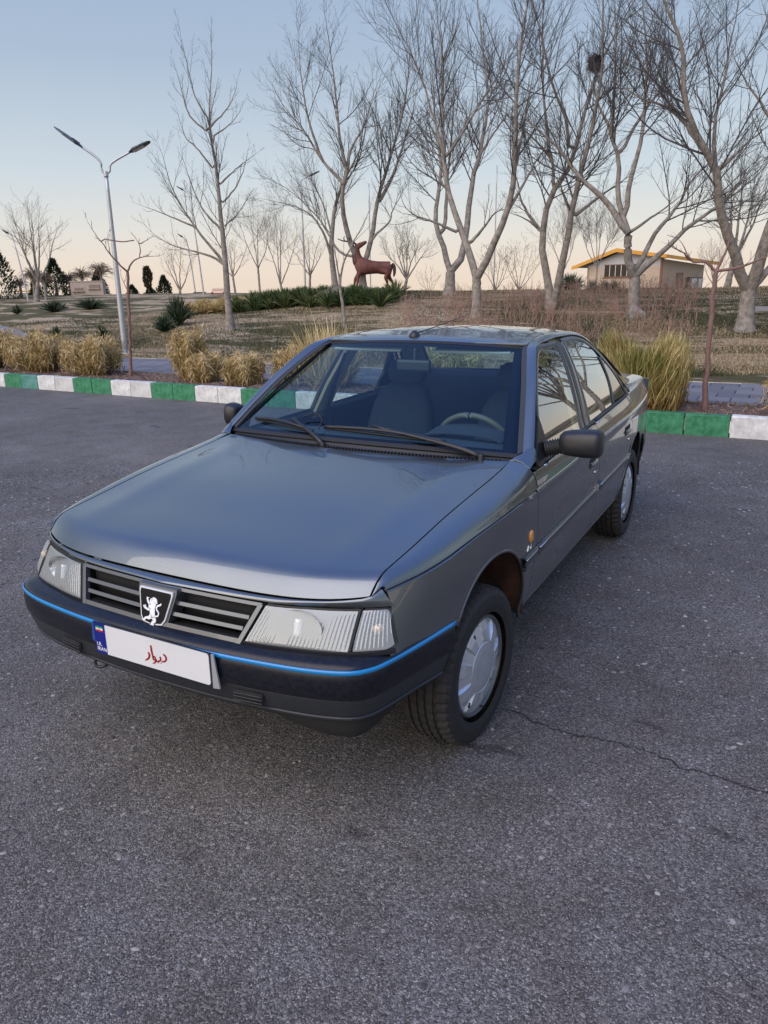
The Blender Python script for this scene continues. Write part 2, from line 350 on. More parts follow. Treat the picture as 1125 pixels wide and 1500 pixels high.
# winding path far left
M_PATH = mat('path_asphalt', (.14, .14, .155), .9, noise=(3, (.20, .20, .215), .4))
pc = [(-60, 20), (-40, 18.2), (-30, 16.6), (-23, 13.9), (-19.5, 11.8), (-18, 10.3)]
P = catmull([(x, y, 0) for x, y in pc], 40); T = np.gradient(P, axis=0); T /= np.linalg.norm(T, axis=1)[:, None]; Nn = np.stack([-T[:, 1], T[:, 0], 0*T[:, 0]], 1)
V = [];
for w in (-1.3, -.45, .45, 1.3):
    for p, n_ in zip(P, Nn): q = p+n_*w; V.append((q[0], q[1], hill_z(q[0], max(q[1], 10.31))+.05))
pth = pymesh('winding_path', V, [(j*40+i, j*40+i+1, (j+1)*40+i+1, (j+1)*40+i) for j in range(3) for i in range(39)], M_PATH, None, True); tag(pth, 'grey path curving up at the far left', None, None, 'structure')
# main limbs of each tree in metres: (base x, y, z), [(radius, [(across, height), ...]), ...]
TREE_A = (-12.58, 14.78, 0.52, [(0.11,[(0.0,0.0),(-0.02,1.61),(-0.03,2.68),(-0.06,3.55),(-0.09,4.35),(-0.17,5.13),(-0.1,5.99),(0.01,6.73),(0.02,7.46)]),(0.045,[(-0.07,1.9),(-0.75,2.8),(-1.26,3.72),(-1.45,4.64),(-1.69,5.15)]),(0.03,[(-0.75,2.8),(-1.54,3.14),(-2.45,3.48)]),(0.04,[(-0.04,1.83),(-0.47,2.07),(-1.61,2.42),(-2.37,3.05)]),(0.035,[(-0.06,2.74),(-0.59,3.34),(-1.0,4.51),(-1.07,5.14)]),(0.03,[(-0.1,4.2),(-0.53,4.77),(-0.79,5.04),(-0.97,5.9)]),(0.03,[(-0.17,5.13),(-0.69,5.59),(-0.9,6.46),(-1.05,7.09)]),(0.026,[(-0.15,5.39),(-0.47,6.04),(-0.61,7.08),(-0.66,7.66)]),(0.028,[(-0.16,5.28),(0.41,5.84),(0.71,6.63)]),(0.028,[(-0.14,5.03),(0.49,5.43),(0.87,5.98)]),(0.03,[(-0.07,3.83),(0.4,4.24),(1.25,4.85)]),(0.03,[(-0.03,3.35),(0.49,3.97),(0.86,5.02)]),(0.02,[(-0.02,2.79),(0.62,3.16)])])
TREE_B = (-12.04, 21.45, 1.37, [(0.15,[(0.0,0.02),(-0.03,0.96)]),(0.11,[(-0.03,0.92),(-0.37,1.73),(-0.6,2.75),(-0.57,3.68),(-0.42,4.0),(-0.63,4.78),(-0.7,6.09),(-0.89,7.8),(-1.0,8.51)]),(0.06,[(-0.57,3.62),(-1.28,4.39),(-1.76,5.17),(-2.53,6.12),(-2.91,6.92)]),(0.05,[(-1.28,4.39),(-1.63,5.53),(-1.81,6.95),(-1.82,8.21)]),(0.05,[(-0.42,4.0),(-0.29,4.59),(0.14,5.27),(0.47,6.14),(0.87,7.05)]),(0.05,[(-0.38,1.31),(-0.82,1.54),(-1.16,2.08),(-1.56,2.7),(-2.52,3.58),(-3.42,4.04)]),(0.1,[(0.02,0.92),(0.38,2.12),(0.53,3.06),(0.97,4.36),(1.48,6.0),(1.67,7.47),(1.65,8.48)]),(0.07,[(0.48,2.93),(1.1,3.98),(1.82,6.06),(2.0,7.16)]),(0.05,[(0.4,1.99),(0.95,2.45),(1.09,2.86),(1.66,3.78)])])
TREE_C = (-14.51, 23.58, 1.40, [(0.13,[(0.0,0.1),(-0.11,1.47),(-0.09,2.17),(0.05,3.14),(0.33,3.88),(0.66,4.52),(1.22,5.58),(1.42,6.74)]),(0.06,[(-0.13,1.55),(-0.52,2.54),(-1.22,3.16),(-2.78,3.54)]),(0.04,[(-0.06,2.17),(-0.46,3.51),(-1.17,4.94),(-1.37,6.09)])])
TREE_D = (-8.87, 14.99, 0.64, [(0.05,[(-0.0,-0.0),(-0.11,1.11),(-0.0,1.68),(0.22,2.09),(0.65,2.83),(0.82,3.32)]),(0.03,[(-0.11,1.11),(-0.22,1.94),(-0.25,2.37)])])
TREE_E = (-8.25, 20.40, 1.38, [(0.17,[(-0.0,0.04),(0.01,0.74)]),(0.1,[(-0.01,0.72),(-0.23,1.52),(-0.47,2.28),(-0.35,3.16),(-0.29,3.88),(-0.45,4.95),(-0.54,6.04)]),(0.07,[(-0.28,1.7),(-0.13,2.41),(-0.08,3.35),(0.05,4.57),(0.11,6.03)]),(0.12,[(0.08,0.72),(0.41,1.31),(0.62,2.72),(0.77,3.64),(0.96,4.24),(1.19,5.71),(1.07,7.01),(0.96,8.01)]),(0.05,[(0.96,4.24),(1.59,5.11),(2.17,5.83)])])
TREE_F = (-5.70, 16.30, 0.85, [(0.13,[(0.0,0.0),(-0.02,1.01)]),(0.1,[(-0.04,0.99),(-0.23,1.75),(-0.42,2.21),(-0.71,3.12),(-0.82,3.91),(-0.86,4.86),(-0.84,6.16),(-0.93,7.05)]),(0.04,[(-0.82,4.01),(-1.26,5.44),(-1.61,6.29),(-1.97,6.92)]),(0.045,[(-0.8,3.91),(-0.46,4.38),(0.05,5.13),(0.55,5.86)]),(0.03,[(-0.84,6.16),(-0.41,7.12)]),(0.045,[(-0.42,2.11),(-1.07,2.37),(-1.74,2.64),(-2.05,3.3)]),(0.1,[(0.01,1.03),(0.31,1.74),(0.61,2.51),(0.72,3.31),(0.68,4.37),(0.65,5.31),(0.73,6.45),(0.88,7.11)]),(0.045,[(0.73,3.4),(0.95,4.71),(1.11,5.85)]),(0.045,[(0.61,2.51),(0.96,3.1),(1.36,3.79),(1.91,4.53)]),(0.05,[(-0.2,1.85),(0.22,2.31),(0.49,2.61),(1.07,2.71)]),(0.035,[(-0.71,3.12),(-1.38,3.98),(-1.88,4.28)])])
TREE_G = (-4.05, 17.40, 1.02, [(0.11,[(-0.02,0.0),(-0.12,0.65),(-0.32,1.55),(-0.31,2.02),(-0.19,2.73),(0.29,3.52),(0.54,4.59),(0.75,5.38),(1.02,5.99),(1.51,6.88)]),(0.05,[(-0.34,1.92),(-0.87,2.58),(-0.99,3.0),(-1.25,3.8)]),(0.05,[(-0.12,2.98),(-0.19,3.64),(-0.94,4.42),(-1.46,5.0)]),(0.045,[(-0.18,3.56),(-0.39,4.78),(-0.47,5.63),(-0.53,6.98)]),(0.045,[(0.28,3.63),(0.07,4.41),(-0.36,5.17),(-0.75,6.18),(-1.04,6.91)]),(0.11,[(0.07,0.07),(0.08,0.86),(0.18,1.6),(0.22,2.32),(0.36,3.27),(0.47,3.96),(0.59,5.12),(0.47,6.42)]),(0.05,[(0.26,2.22),(0.82,2.63),(1.41,3.01),(1.97,3.38)]),(0.04,[(0.22,2.32),(-0.06,2.83),(-0.23,3.48)]),(0.035,[(-0.3,1.9),(-0.77,2.26),(-1.38,2.48)])])
TREE_H = (-1.86, 16.73, 0.92, [(0.14,[(-0.02,0.0),(-0.04,0.92)]),(0.10,[(-0.07,0.89),(-0.27,1.38),(-0.31,1.88)]),(0.082,[(-0.34,1.85),(-0.81,2.57),(-1.36,3.06),(-1.65,3.44),(-1.97,3.81),(-2.8,4.51),(-3.39,4.87)]),(0.07,[(-0.31,1.88),(-0.55,2.66),(-0.53,3.43),(-0.69,4.07),(-0.66,5.02),(-0.63,5.78),(-0.66,6.55)]),(0.065,[(-0.34,2.17),(-0.36,2.86),(-0.18,3.89),(-0.2,5.11),(-0.39,6.33)]),(0.045,[(-0.5,3.57),(-0.03,4.4),(0.51,5.1),(0.97,5.98)]),(0.04,[(-0.24,1.92),(0.46,2.41),(1.09,2.88)]),(0.07,[(0.01,1.09),(0.4,1.87),(0.92,2.49),(1.28,3.12),(2.29,4.04)]),(0.08,[(-0.02,0.97),(0.65,1.56),(1.08,2.01),(1.81,2.54),(2.4,3.25),(2.96,3.64)]),(0.04,[(-0.69,4.07),(-1.14,4.99),(-1.43,6.04)])])
TREE_I = (0.67, 15.27, 0.68, [(0.17,[(0.0,0.0),(-0.01,0.83)]),(0.12,[(-0.03,0.82),(-0.28,1.14),(-0.52,1.58),(-0.84,2.02),(-1.09,2.53),(-1.22,2.95),(-1.53,3.32),(-1.93,3.81),(-2.16,4.4),(-2.28,4.95),(-2.85,5.77)]),(0.05,[(-1.53,3.32),(-2.05,4.01),(-2.73,4.33),(-3.36,4.73)]),(0.13,[(0.04,0.82),(0.02,1.79),(0.09,2.43),(-0.06,2.85),(-0.21,3.46),(-0.09,4.18),(-0.29,4.64),(-0.39,5.41),(-0.47,5.96)]),(0.05,[(-0.09,4.18),(-0.62,4.92),(-0.97,5.67)]),(0.04,[(-0.24,3.67),(-0.83,4.54),(-1.17,5.23)]),(0.09,[(0.09,0.94),(0.35,1.31),(0.74,1.78),(0.88,2.67)]),(0.05,[(-1.22,3.01),(-0.7,3.43),(-0.1,3.9)]),(0.05,[(-1.09,2.53),(-1.28,3.68),(-1.15,4.51),(-1.05,5.3)])])
TREE_J = (0.81, 7.27, 0.16, [(0.030,[(-0.0,0.0),(-0.05,0.98),(-0.05,1.64)]),(0.019,[(-0.05,1.64),(-0.18,1.74),(-0.33,1.75),(-0.47,1.94),(-0.59,2.06)]),(0.019,[(-0.05,1.64),(0.02,1.82),(0.06,1.98),(0.08,2.3)]),(0.019,[(-0.04,1.64),(0.14,1.67),(0.32,1.74),(0.5,1.85),(0.66,2.08)]),(0.012,[(-0.36,1.76),(-0.54,1.87),(-0.77,1.96)])])
TREE_K = (-8.59, 7.22, 0.16, [(0.027,[(0.0,0.0),(0.07,1.07),(0.13,1.83)]),(0.017,[(0.13,1.83),(-0.03,2.02),(-0.17,2.26),(-0.33,2.56),(-0.38,2.79)]),(0.010,[(-0.16,2.35),(0.14,2.3),(0.34,2.32)]),(0.008,[(-0.09,2.1),(-0.11,2.4),(-0.01,2.64)]),(0.017,[(0.13,1.83),(0.28,2.0),(0.46,2.06),(0.74,2.07),(0.89,2.13)]),(0.011,[(0.38,2.04),(0.42,2.26),(0.27,2.5)]),(0.010,[(0.42,2.26),(0.65,2.4)]),(0.008,[(0.1,1.49),(0.0,1.79),(-0.03,2.01)])])
def resample(P, n): return catmull(P, n)
def spawn(P, R, L_, per, tr, ang, lr, K, up, jit, rr, rmin=.0015):
    """children of polylines P (N,K0,3): returns polylines, radii, lengths"""
    Np, K0 = P.shape[:2]
    idx = np.repeat(np.arange(Np), per)
    n = len(idx); t = RNG.uniform(tr[0], tr[1], n)
    # spread stations evenly along each parent
    t = tr[0]+(tr[1]-tr[0])*((np.concatenate([np.arange(k) for k in per])+RNG.uniform(0, 1, n))/np.repeat(np.maximum(per, 1), per))
    f = t*(K0-1); i = np.minimum(f.astype(int), K0-2); w = (f-i)[:, None]
    S = P[idx, i]*(1-w)+P[idx, i+1]*w; T = P[idx, i+1]-P[idx, i]; T /= np.linalg.norm(T, axis=1, keepdims=True)+1e-9
    pr = (R[idx, i]*(1-w[:, 0])+R[idx, i+1]*w[:, 0])
    Q = RNG.normal(0, 1, (n, 3)); Q -= (Q*T).sum(1, keepdims=True)*T; Q /= np.linalg.norm(Q, axis=1, keepdims=True)+1e-9
    a = RNG.normal(ang, .15, n)[:, None]; D = np.cos(a)*T+np.sin(a)*Q
    Ln = L_[idx]*(1.08-.8*t)*RNG.uniform(lr[0], lr[1], n)
    pts = [S]; d = D
    for k in range(K-1):
        d = d+np.array([0, 0, up])+RNG.normal(0, jit, (n, 3)); d /= np.linalg.norm(d, axis=1, keepdims=True)+1e-9
        pts.append(pts[-1]+d*(Ln/(K-1))[:, None])
    r0 = np.maximum(np.minimum(pr*rr, Ln*.0085+.0015), rmin)
    Rr = r0[:, None]*np.linspace(1, .35, K)[None]
    return np.stack(pts, 1), np.maximum(Rr, rmin*.7), Ln
M_BARK = mat('grey_bark', (.135, .120, .105), .9, noise=(8, (.34, .30, .26), .32), bump=(30, 1.0))
M_BARKD = mat('dark_bark', (.05, .045, .043), .9, noise=(9, (.11, .10, .09), .5), bump=(30, .6))
M_BARKR = mat('reddish_bark', (.15, .075, .062), .85, noise=(14, (.24, .15, .13), .5), bump=(60, .5))
M_TWIG = mat('twigs', (.055, .050, .051), .85, noise=(3, (.105, .095, .090), .4))
M_TWIGP = mat('pale_twigs', (.16, .13, .105), .85)
def catjoin(lst):
    V = []; F = []; o = 0
    for v, f in lst:
        V.append(v); F.append(np.asarray(f)+o); o += len(v)
    return np.vstack(V), np.vstack(F)
def build_tree(name, data, label, bark=None, twig=None, group=None, dens=1., len_s=1., lv=3, spread=.42, depth=.38, up=.10, seed=0, twr=1.0, rz=YAW, cat='tree', knots=False, ext=1.3):
    global RNG
    RNG = np.random.default_rng(100+seed)
    (bx, by, bz), limbs = data[:3], data[3]
    root = empty(name, (bx, by, bz-.04), rz); tag(root, label, cat, group)
    main = []; PP = []; RR = []; LL = []
    prev = []
    for li, (r0, pts) in enumerate(limbs):
        p = np.array([(a, 0., h) for a, h in pts], float); n = 18
        if len(p) > 3 and p[-1, 2] > 5.2 and ext: p = np.vstack([p, p[-1]+(p[-1]-p[-2])/np.linalg.norm(p[-1]-p[-2])*ext])
        C = catmull(p, n)
        # depth: continue the limb this one leaves, then drift away from the picture plane
        y0 = 0; ra = r0
        if prev:
            best = min(((np.hypot(q[:, 0]-C[0, 0], q[:, 2]-C[0, 2]).min(), k) for k, (q, rq) in enumerate(prev)))
            q, rq = prev[best[1]]; j = np.hypot(q[:, 0]-C[0, 0], q[:, 2]-C[0, 2]).argmin()
            y0 = q[j, 1]; C[0, [0, 2]] = q[j, [0, 2]]
        s = np.r_[0, np.cumsum(np.linalg.norm(np.diff(C, axis=0), axis=1))]
        kk = RNG.uniform(-depth, depth) if li else 0
        C[:, 1] = y0+kk*s*(1-.25*s/max(s[-1], .01))+np.cumsum(RNG.normal(0, .012, n))*(li > 0)
        C[1:-1, 0] += RNG.normal(0, .008, n-2)*min(1, s[-1]/2)
        has_child = any(np.hypot(limbs[q][1][0][0]-pts[-1][0], limbs[q][1][0][1]-pts[-1][1]) < .14 for q in range(li+1, len(limbs)))
        R = r0*(np.linspace(1.0, .86 if li == 0 else .90, n) if has_child else .04+.96*(1-s/s[-1])**1.25)
        if li == 0: C[0, 2] = -.08; R = R*(1+.45*np.exp(-s/.16)); R[0] *= 1.1
        prev.append((C, R)); V, F = tube_np(C[None], R[None], 9); main.append((V, F))
        if not has_child: PP.append(C); RR.append(R); LL.append(s[-1])
    V, F = catjoin(main)
    link('trunk', nmesh('trunk', V, F), root, bark or M_BARK)
    P = np.stack(PP); R = np.stack(RR); Ln = np.array(LL)
    tw = []
    per = np.maximum(3, (Ln*3.9*dens)).astype(int)
    st = .30 if len(limbs[0][1]) <= 2 or len(limbs) < 4 else .28
    P1, R1, L1 = spawn(P, R, np.minimum(Ln, 4.2)*len_s, per, (st, .98), spread*1.75, (.34, .80), 9, up*.75, .075, .42, .0034*twr)
    tw.append(tube_np(P1, R1, 4))
    per = np.clip((L1*8*dens), 2, 14).astype(int)
    P2, R2, L2 = spawn(P1, R1, L1, per, (.12, .97), spread*1.5, (.28, .62), 6, up*.8, .10, .6, .0028*twr)
    tw.append(tube_np(P2, R2, 3))
    if lv > 2:
        per = np.clip((L2*7*dens), 1, 4).astype(int)
        P3, R3, L3 = spawn(P2, R2, L2, per, (.15, .95), spread*1.35, (.4, .8), 4, up*.6, .12, .7, .0018*twr)
        tw.append(tube_np(P3, R3, 3))
    if knots:   # small leftover seed clusters at twig ends
        E_ = P2[:, -1]; E_ = E_[RNG.random(len(E_)) < .6]; n = len(E_); s = RNG.uniform(.02, .05, n)
        base = RNG.normal(0, 1, (n, 6, 3)); base /= np.linalg.norm(base, axis=2, keepdims=True)
        a = E_[:, None]+base*s[:, None, None]; b = E_[:, None]-base*s[:, None, None]*.3; c = a+RNG.normal(0, .012, a.shape)
        V = np.stack([a, b, c, b+.004], 2).reshape(-1, 3); tw.append((V, np.arange(len(V)).reshape(-1, 4)))
    V, F = catjoin(tw)
    link('crown', nmesh('crown', V, F), root, twig or M_TWIG)
    return root
GT = 'bare trees along the hill'
build_tree('bare_tree', TREE_A, 'slim tall bare tree with single straight trunk beyond the lamp post', group=GT, seed=1, ext=0, dens=1.0, len_s=.62, up=.14, depth=.30)
build_tree('bare_tree', TREE_B, 'large bare tree forking in a V in front of the deer statue', group=GT, seed=2, ext=0, dens=1.05, depth=.3)
build_tree('bare_tree', TREE_C, 'bare tree just left of the deer, behind a thin sapling', group=GT, seed=3, ext=0, dens=.9)
build_tree('sapling', TREE_D, 'thin crooked sapling on the slope below the deer statue', group=GT, seed=4, dens=.6, len_s=.5, lv=2)
build_tree('bare_tree', TREE_E, 'bare tree on the crest with low U-shaped fork right of the deer', group=GT, seed=5, dens=.95, depth=.3)
build_tree('bare_tree', TREE_F, 'tall bare tree with Y fork rising right behind the car roof', group=GT, seed=6, dens=1.15)
build_tree('bare_tree', TREE_G, 'twin-trunk bare tree carrying a bird nest high in its branches', group=GT, seed=7, dens=1.0)
build_tree('bare_tree', TREE_H, 'thick bare tree growing in front of the yellow-roofed building', group=GT, seed=8, dens=1.1)
build_tree('bare_tree', TREE_I, 'thickest bare tree, pale trunk at the right edge', group=GT, seed=9, dens=1.1)
build_tree('young_tree', TREE_J, 'young pruned tree with straight reddish trunk beside the large grass clump', bark=M_BARKR, group='young trees in the planting strip', seed=10, dens=1.0, len_s=.6, lv=2, twr=1.2)
build_tree('young_tree', TREE_K, 'young pruned tree with thin trunk in front of the lamp post', group='young trees in the planting strip', bark=M_BARKR, seed=11, dens=1.0, len_s=.5, lv=2, twr=1.2)
# --- bird nest in the twin tree
def nest():
    rng = np.random.default_rng(5); n = 260
    c = np.array([TREE_G[0]+.75*cos(YAW), TREE_G[1]+.75*sin(YAW), TREE_G[2]+5.72-.05])
    a = rng.uniform(0, 2*pi, n); e = rng.normal(0, .5, n); r = .14*rng.uniform(.5, 1.1, n)
    p0 = c+np.stack([r*np.cos(a), r*np.sin(a), rng.uniform(-.17, .13, n)], 1); d = np.stack([-np.sin(a+e), np.cos(a+e), rng.normal(0, .45, n)], 1)*.13
    P = np.stack([p0-d, p0+rng.normal(0, .01, (n, 3)), p0+d], 1); V, F = tube_np(P, np.full((n, 3), .007), 3)
    o = link('bird_nest', nmesh('bird_nest', V, F), None, M_BARKD); tag(o, 'shaggy bird nest of twigs wedged high in the twin-trunk tree', 'nest')
nest()
# --- small trees far along the crest, each its own shape
def auto_tree(name, x, y, h, label, group, seed, fork=.25, n=5, spreadx=.5, r0=.07, z=None, **kw):
    rr = random.Random(seed); zb = terr(x, y) if z is None else z
    limbs = [(r0, [(0, 0), (rr.uniform(-.05, .05)*h, fork*h)])]
    for i in range(n):
        s = -1+2*(i+.5)/n+rr.uniform(-.15, .15); a = s*spreadx
        p = [(limbs[0][1][1][0], fork*h*(.97))]
        for k in (1, 2, 3): p.append((p[0][0]+a*h*(k/3)**.85*(1+rr.uniform(-.12, .12)), fork*h+(1-fork)*h*(k/3)*(1-.25*abs(s))+rr.uniform(-.04, .04)*h))
        limbs.append((r0*.55, p))
    return build_tree(name, (x, y, zb, limbs), label, group=group, seed=seed, **kw)
GC = 'small trees far along the crest'
def from_px_depth(x_px, D):    # horizontal position on the crest for a given heading, metres from the lens
    d = _f+_r2*((x_px-562.5)/FPX)+_u2*(323/FPX); t = D/(-sin(YAW)*d.x+cos(YAW)*d.y); return (CP.x+d.x*t, CP.y+d.y*t)
def crest(a_, D): return from_px_depth(a_, D)
for (px, D, h, lab, nm, kw) in [
    (52, 37, 4.6, 'pale wide bare tree at the far left', 'bare_tree', dict(n=6, fork=.18, spreadx=.26, dens=.8, twig=M_TWIGP, r0=.1)),
    (262, 40, 2.9, 'small knotty bare tree right of the dark round bushes', 'bare_tree', dict(n=4, fork=.12, spreadx=.42, dens=.9, knots=True, r0=.07)),
    (345, 40, 2.9, 'small round-headed tree just right of the slim tall tree', 'bare_tree', dict(n=5, fork=.35, spreadx=.38, knots=True, r0=.06)),
    (416, 36, 4.2, 'slender twin-stemmed bare tree left of the tall single lamp', 'bare_tree', dict(n=4, fork=.12, spreadx=.26, twig=M_TWIGP, r0=.06)),
    (381, 38, 4.6, 'light bare tree between slim tall tree and hedge', 'bare_tree', dict(n=4, fork=.3, spreadx=.30, twig=M_TWIGP, r0=.055)),
    (453, 36, 2.7, 'small seed-hung tree beside the tall single lamp', 'bare_tree', dict(n=5, fork=.35, spreadx=.38, knots=True, r0=.06)),
    (591, 34, 2.9, 'small round bare tree right behind the deer rump', 'bare_tree', dict(n=6, fork=.22, spreadx=.45, dens=1.3, knots=True, r0=.07)),
    (724, 30, 1.8, 'low seed-hung shrub behind the tree with the Y fork', 'shrub', dict(n=6, fork=.06, spreadx=.45, knots=True, r0=.035)),
    (757, 30, 2.0, 'low wide seed-hung shrub left of the twin-trunk tree', 'shrub', dict(n=6, fork=.06, spreadx=.5, knots=True, r0=.035)),
    (628, 30, 1.0, 'scrubby little bush left of the U-shaped fork', 'shrub', dict(n=6, fork=.05, spreadx=.6, r0=.02, dens=1.4)),
    (826, 42, 5.0, 'pale slender bare tree seen between twin trunks and building', 'bare_tree', dict(n=5, fork=.2, spreadx=.25, twig=M_TWIGP, r0=.06)),
    (872, 80, 9.5, 'bare tree showing above the building roof', 'bare_tree', dict(n=6, fork=.3, spreadx=.28, r0=.1, twr=2)),
    (1046, 50, 3.2, 'low bare tree beside the right end of the building', 'bare_tree', dict(n=6, fork=.1, spreadx=.5, r0=.06, knots=True)),
    (1064, 27, 4.8, 'pale bare tree behind the thickest trunk', 'bare_tree', dict(n=5, fork=.2, spreadx=.32, r0=.11)),
    ]:
    x, y = crest(px, D); auto_tree(nm, x, y, h, lab, GC, 300+int(px), z=1.635-.0085*D if D < 60 else .5, **kw)
# trees that stand beyond the right edge of the picture (the side windows mirror them)
GR = 'bare trees beyond the right edge'
for i, (x, y, h, n_) in enumerate([(5.1, 18.0, 6.5, 6), (6.4, 20.5, 7.0, 7), (4.6, 23.0, 7.5, 7), (8.4, 18.8, 6.0, 6), (7.4, 24.0, 7.5, 6), (10.5, 21.0, 7.0, 7), (13.5, 19.0, 6.5, 6), (9.8, 16.0, 5.0, 6)]):
    auto_tree('bare_tree', x, y, h, 'bare tree %s on the hill outside the right edge' % ['nearest to the picture edge', 'second beyond the edge', 'tall and deep beyond the edge', 'fourth beyond the edge', 'fifth and deepest', 'sixth beyond the edge', 'farthest out', 'shortest of the row'][i], GR, 60+i, fork=.22, n=n_, spreadx=.42, r0=.075, lv=2, dens=1.5, twr=2.4, depth=.5)
# conifers and dark bushes
M_CONE = blade_mat('dark_conifer', [(0, (.010, .018, .010)), (.6, (.022, .038, .018)), (1, (.05, .07, .03))])
def blades(root_pts, tip_pts, bend, width, K=4, tone=None, name='blades', wdir=None):
    """strap leaves from root to tip, bending; returns mesh"""
    n = len(root_pts); t = np.linspace(0, 1, K)
    mid = (root_pts+tip_pts)/2+bend
    P = ((1-t)**2)[None, :, None]*root_pts[:, None]+(2*t*(1-t))[None, :, None]*mid[:, None]+(t**2)[None, :, None]*tip_pts[:, None]
    d = tip_pts-root_pts; r = RNG.normal(0, 1, (n, 3)) if wdir is None else wdir; s = np.cross(d, r); s /= np.linalg.norm(s, axis=1, keepdims=True)+1e-9
    w = (np.asarray(width)*np.ones(n))[:, None]*(np.array([.8, 1, .8, .12]) if K == 4 else np.array([.85, .85, .1]) if K == 3 else np.linspace(1, .1, K))[None]
    V = np.stack([P-s[:, None]*w[..., None]/2, P+s[:, None]*w[..., None]/2], 2).reshape(-1, 3)
    i = (np.arange(n)*K*2)[:, None]+np.arange(K-1)[None]*2
    F = np.stack([i, i+1, i+3, i+2], -1).reshape(-1, 4)
    tone = RNG.random(n) if tone is None else tone
    return nmesh(name, V, F, {'tone': np.repeat(tone, 2*K), 'along': np.tile(np.repeat(t, 2), n)})
def conifer(px, D, h, w, label, z=None, shape='cone', cat='bush', name='conifer', m=None):
    global RNG
    RNG = np.random.default_rng(int(px*7+D)); x, y = crest(px, D); n = 2600
    z = 1.635-.0085*D if z is None else z
    t = RNG.random(n)**.8; a = RNG.uniform(0, 2*pi, n)
    prof = (1-t)**.8 if shape == 'cone' else np.sqrt(np.maximum(0, 1-(2*t-1)**2))
    lump = 1+.2*np.sin(a*3+t*9)+.12*np.sin(a*7-t*14)
    r = w/2*prof*lump*RNG.uniform(.6, 1.0, n); p = np.stack([r*np.cos(a), r*np.sin(a), t*h], 1)
    d = np.stack([np.cos(a)*.6, np.sin(a)*.6, RNG.uniform(.1, 1.1, n)], 1)*RNG.uniform(.08, .2, n)[:, None]*(h/2)**.5
    me = blades(p, p+d, RNG.normal(0, .02, (n, 3)), .05*(h/2)**.5, 3)
    root = empty(name, (x, y, z-.1)); tag(root, label, cat, 'dark evergreens along the crest')
    link('foliage', me, root, m or M_CONE, False)
    tubeobj('trunk', [(0, 0, -.1), (0, 0, h*.6)], [.05*h, .015*h], M_BARKD, root)
for a in [(-4, 44, 3.3, 2.6, 'large dark conifer cut by the left edge'), (83, 46, 2.3, 1.9, 'dark conical conifer left of the beige wall'), (52, 50, 1.3, 1.0, 'little dark conifer in front of the yellow structure'),
          (145, 50, 1.7, 1.7, 'dark conifer peeking out right of the beige wall'), (241, 48, 1.35, 1.25, 'dark dome-shaped conifer left of the knotty tree'), (194, 52, .9, 1.1, 'lowest dark bush beside the column-shaped shrub'),
          (220, 52, .8, 1.1, 'little dark bush under the topiary head')]:
    conifer(*a)
conifer(218, 50, 1.35, .5, 'topiary shrub clipped to a flat column head', shape='ball', m=blade_mat('olive_leaf', [(0, (.03, .032, .015)), (1, (.10, .09, .04))]), z=1.635+.2, name='topiary_shrub')
for i, (x, y, w, h, lab) in enumerate([(7.6, 15.6, 2.4, 1.6, 'round dark bush on the slope beyond the right edge'), (9.8, 14.6, 3.0, 2.2, 'larger dark bush farther beyond the right edge'), (12.2, 14.2, 3.2, 2.8, 'biggest dark bush far beyond the right edge')]):
    conifer(900+i, 10, h, w, lab, shape='ball', name='dark_bush'); o_ = COL.objects[-1] if False else [q for q in COL.objects if q.get('label') == lab][0]; o_.location = (x, y, terr(x, y)-.15)
# drooping palms / weeping shrubs around the beige wall
M_FROND = blade_mat('dry_frond', [(0, (.07, .055, .035)), (.5, (.16, .12, .075)), (1, (.24, .15, .11))])
def weeper(px, D, h, label, tone=None):
    global RNG
    RNG = np.random.default_rng(int(px*3)); x, y = crest(px, D); n = 150; a = RNG.uniform(0, 2*pi, n); r = RNG.uniform(.15, 1.0, n)**.7*h*.6
    root = np.zeros((n, 3)); root[:, 2] = h*RNG.uniform(.55, .8, n); tip = np.stack([r*np.cos(a), r*np.sin(a), h*(1.0-.45*r/(h*.6))+RNG.normal(0, .16, n)], 1)
    bend = np.stack([0*a, 0*a, np.full(n, .42*h)], 1)
    e = empty('weeping_shrub', (x, y, 1.635-.0088*D)); tag(e, label, 'shrub', 'weeping shrubs on the left crest')
    link('fronds', blades(root, tip, bend*RNG.uniform(.3, 1.2, n)[:, None], .028, 4), e, M_FROND, False); tubeobj('trunk', [(0, 0, -.3), (.03*h, 0, h*.4), (0, 0, h*.75)], [.10, .06], M_BARK, e)
weeper(50, 43, 1.7, 'weeping shrub under the pale wide tree'); weeper(66, 42, 1.4, 'smaller weeping shrub left of the conical conifer'); weeper(122, 50, 1.9, 'reddish weeping shrub behind the beige wall'); weeper(150, 49, 2.2, 'tallest weeping shrub at the right end of the beige wall'); weeper(30, 45, 1.2, 'low weeping shrub beside the large edge conifer'); weeper(103, 47, 1.5, 'weeping shrub at the left end of the beige wall')
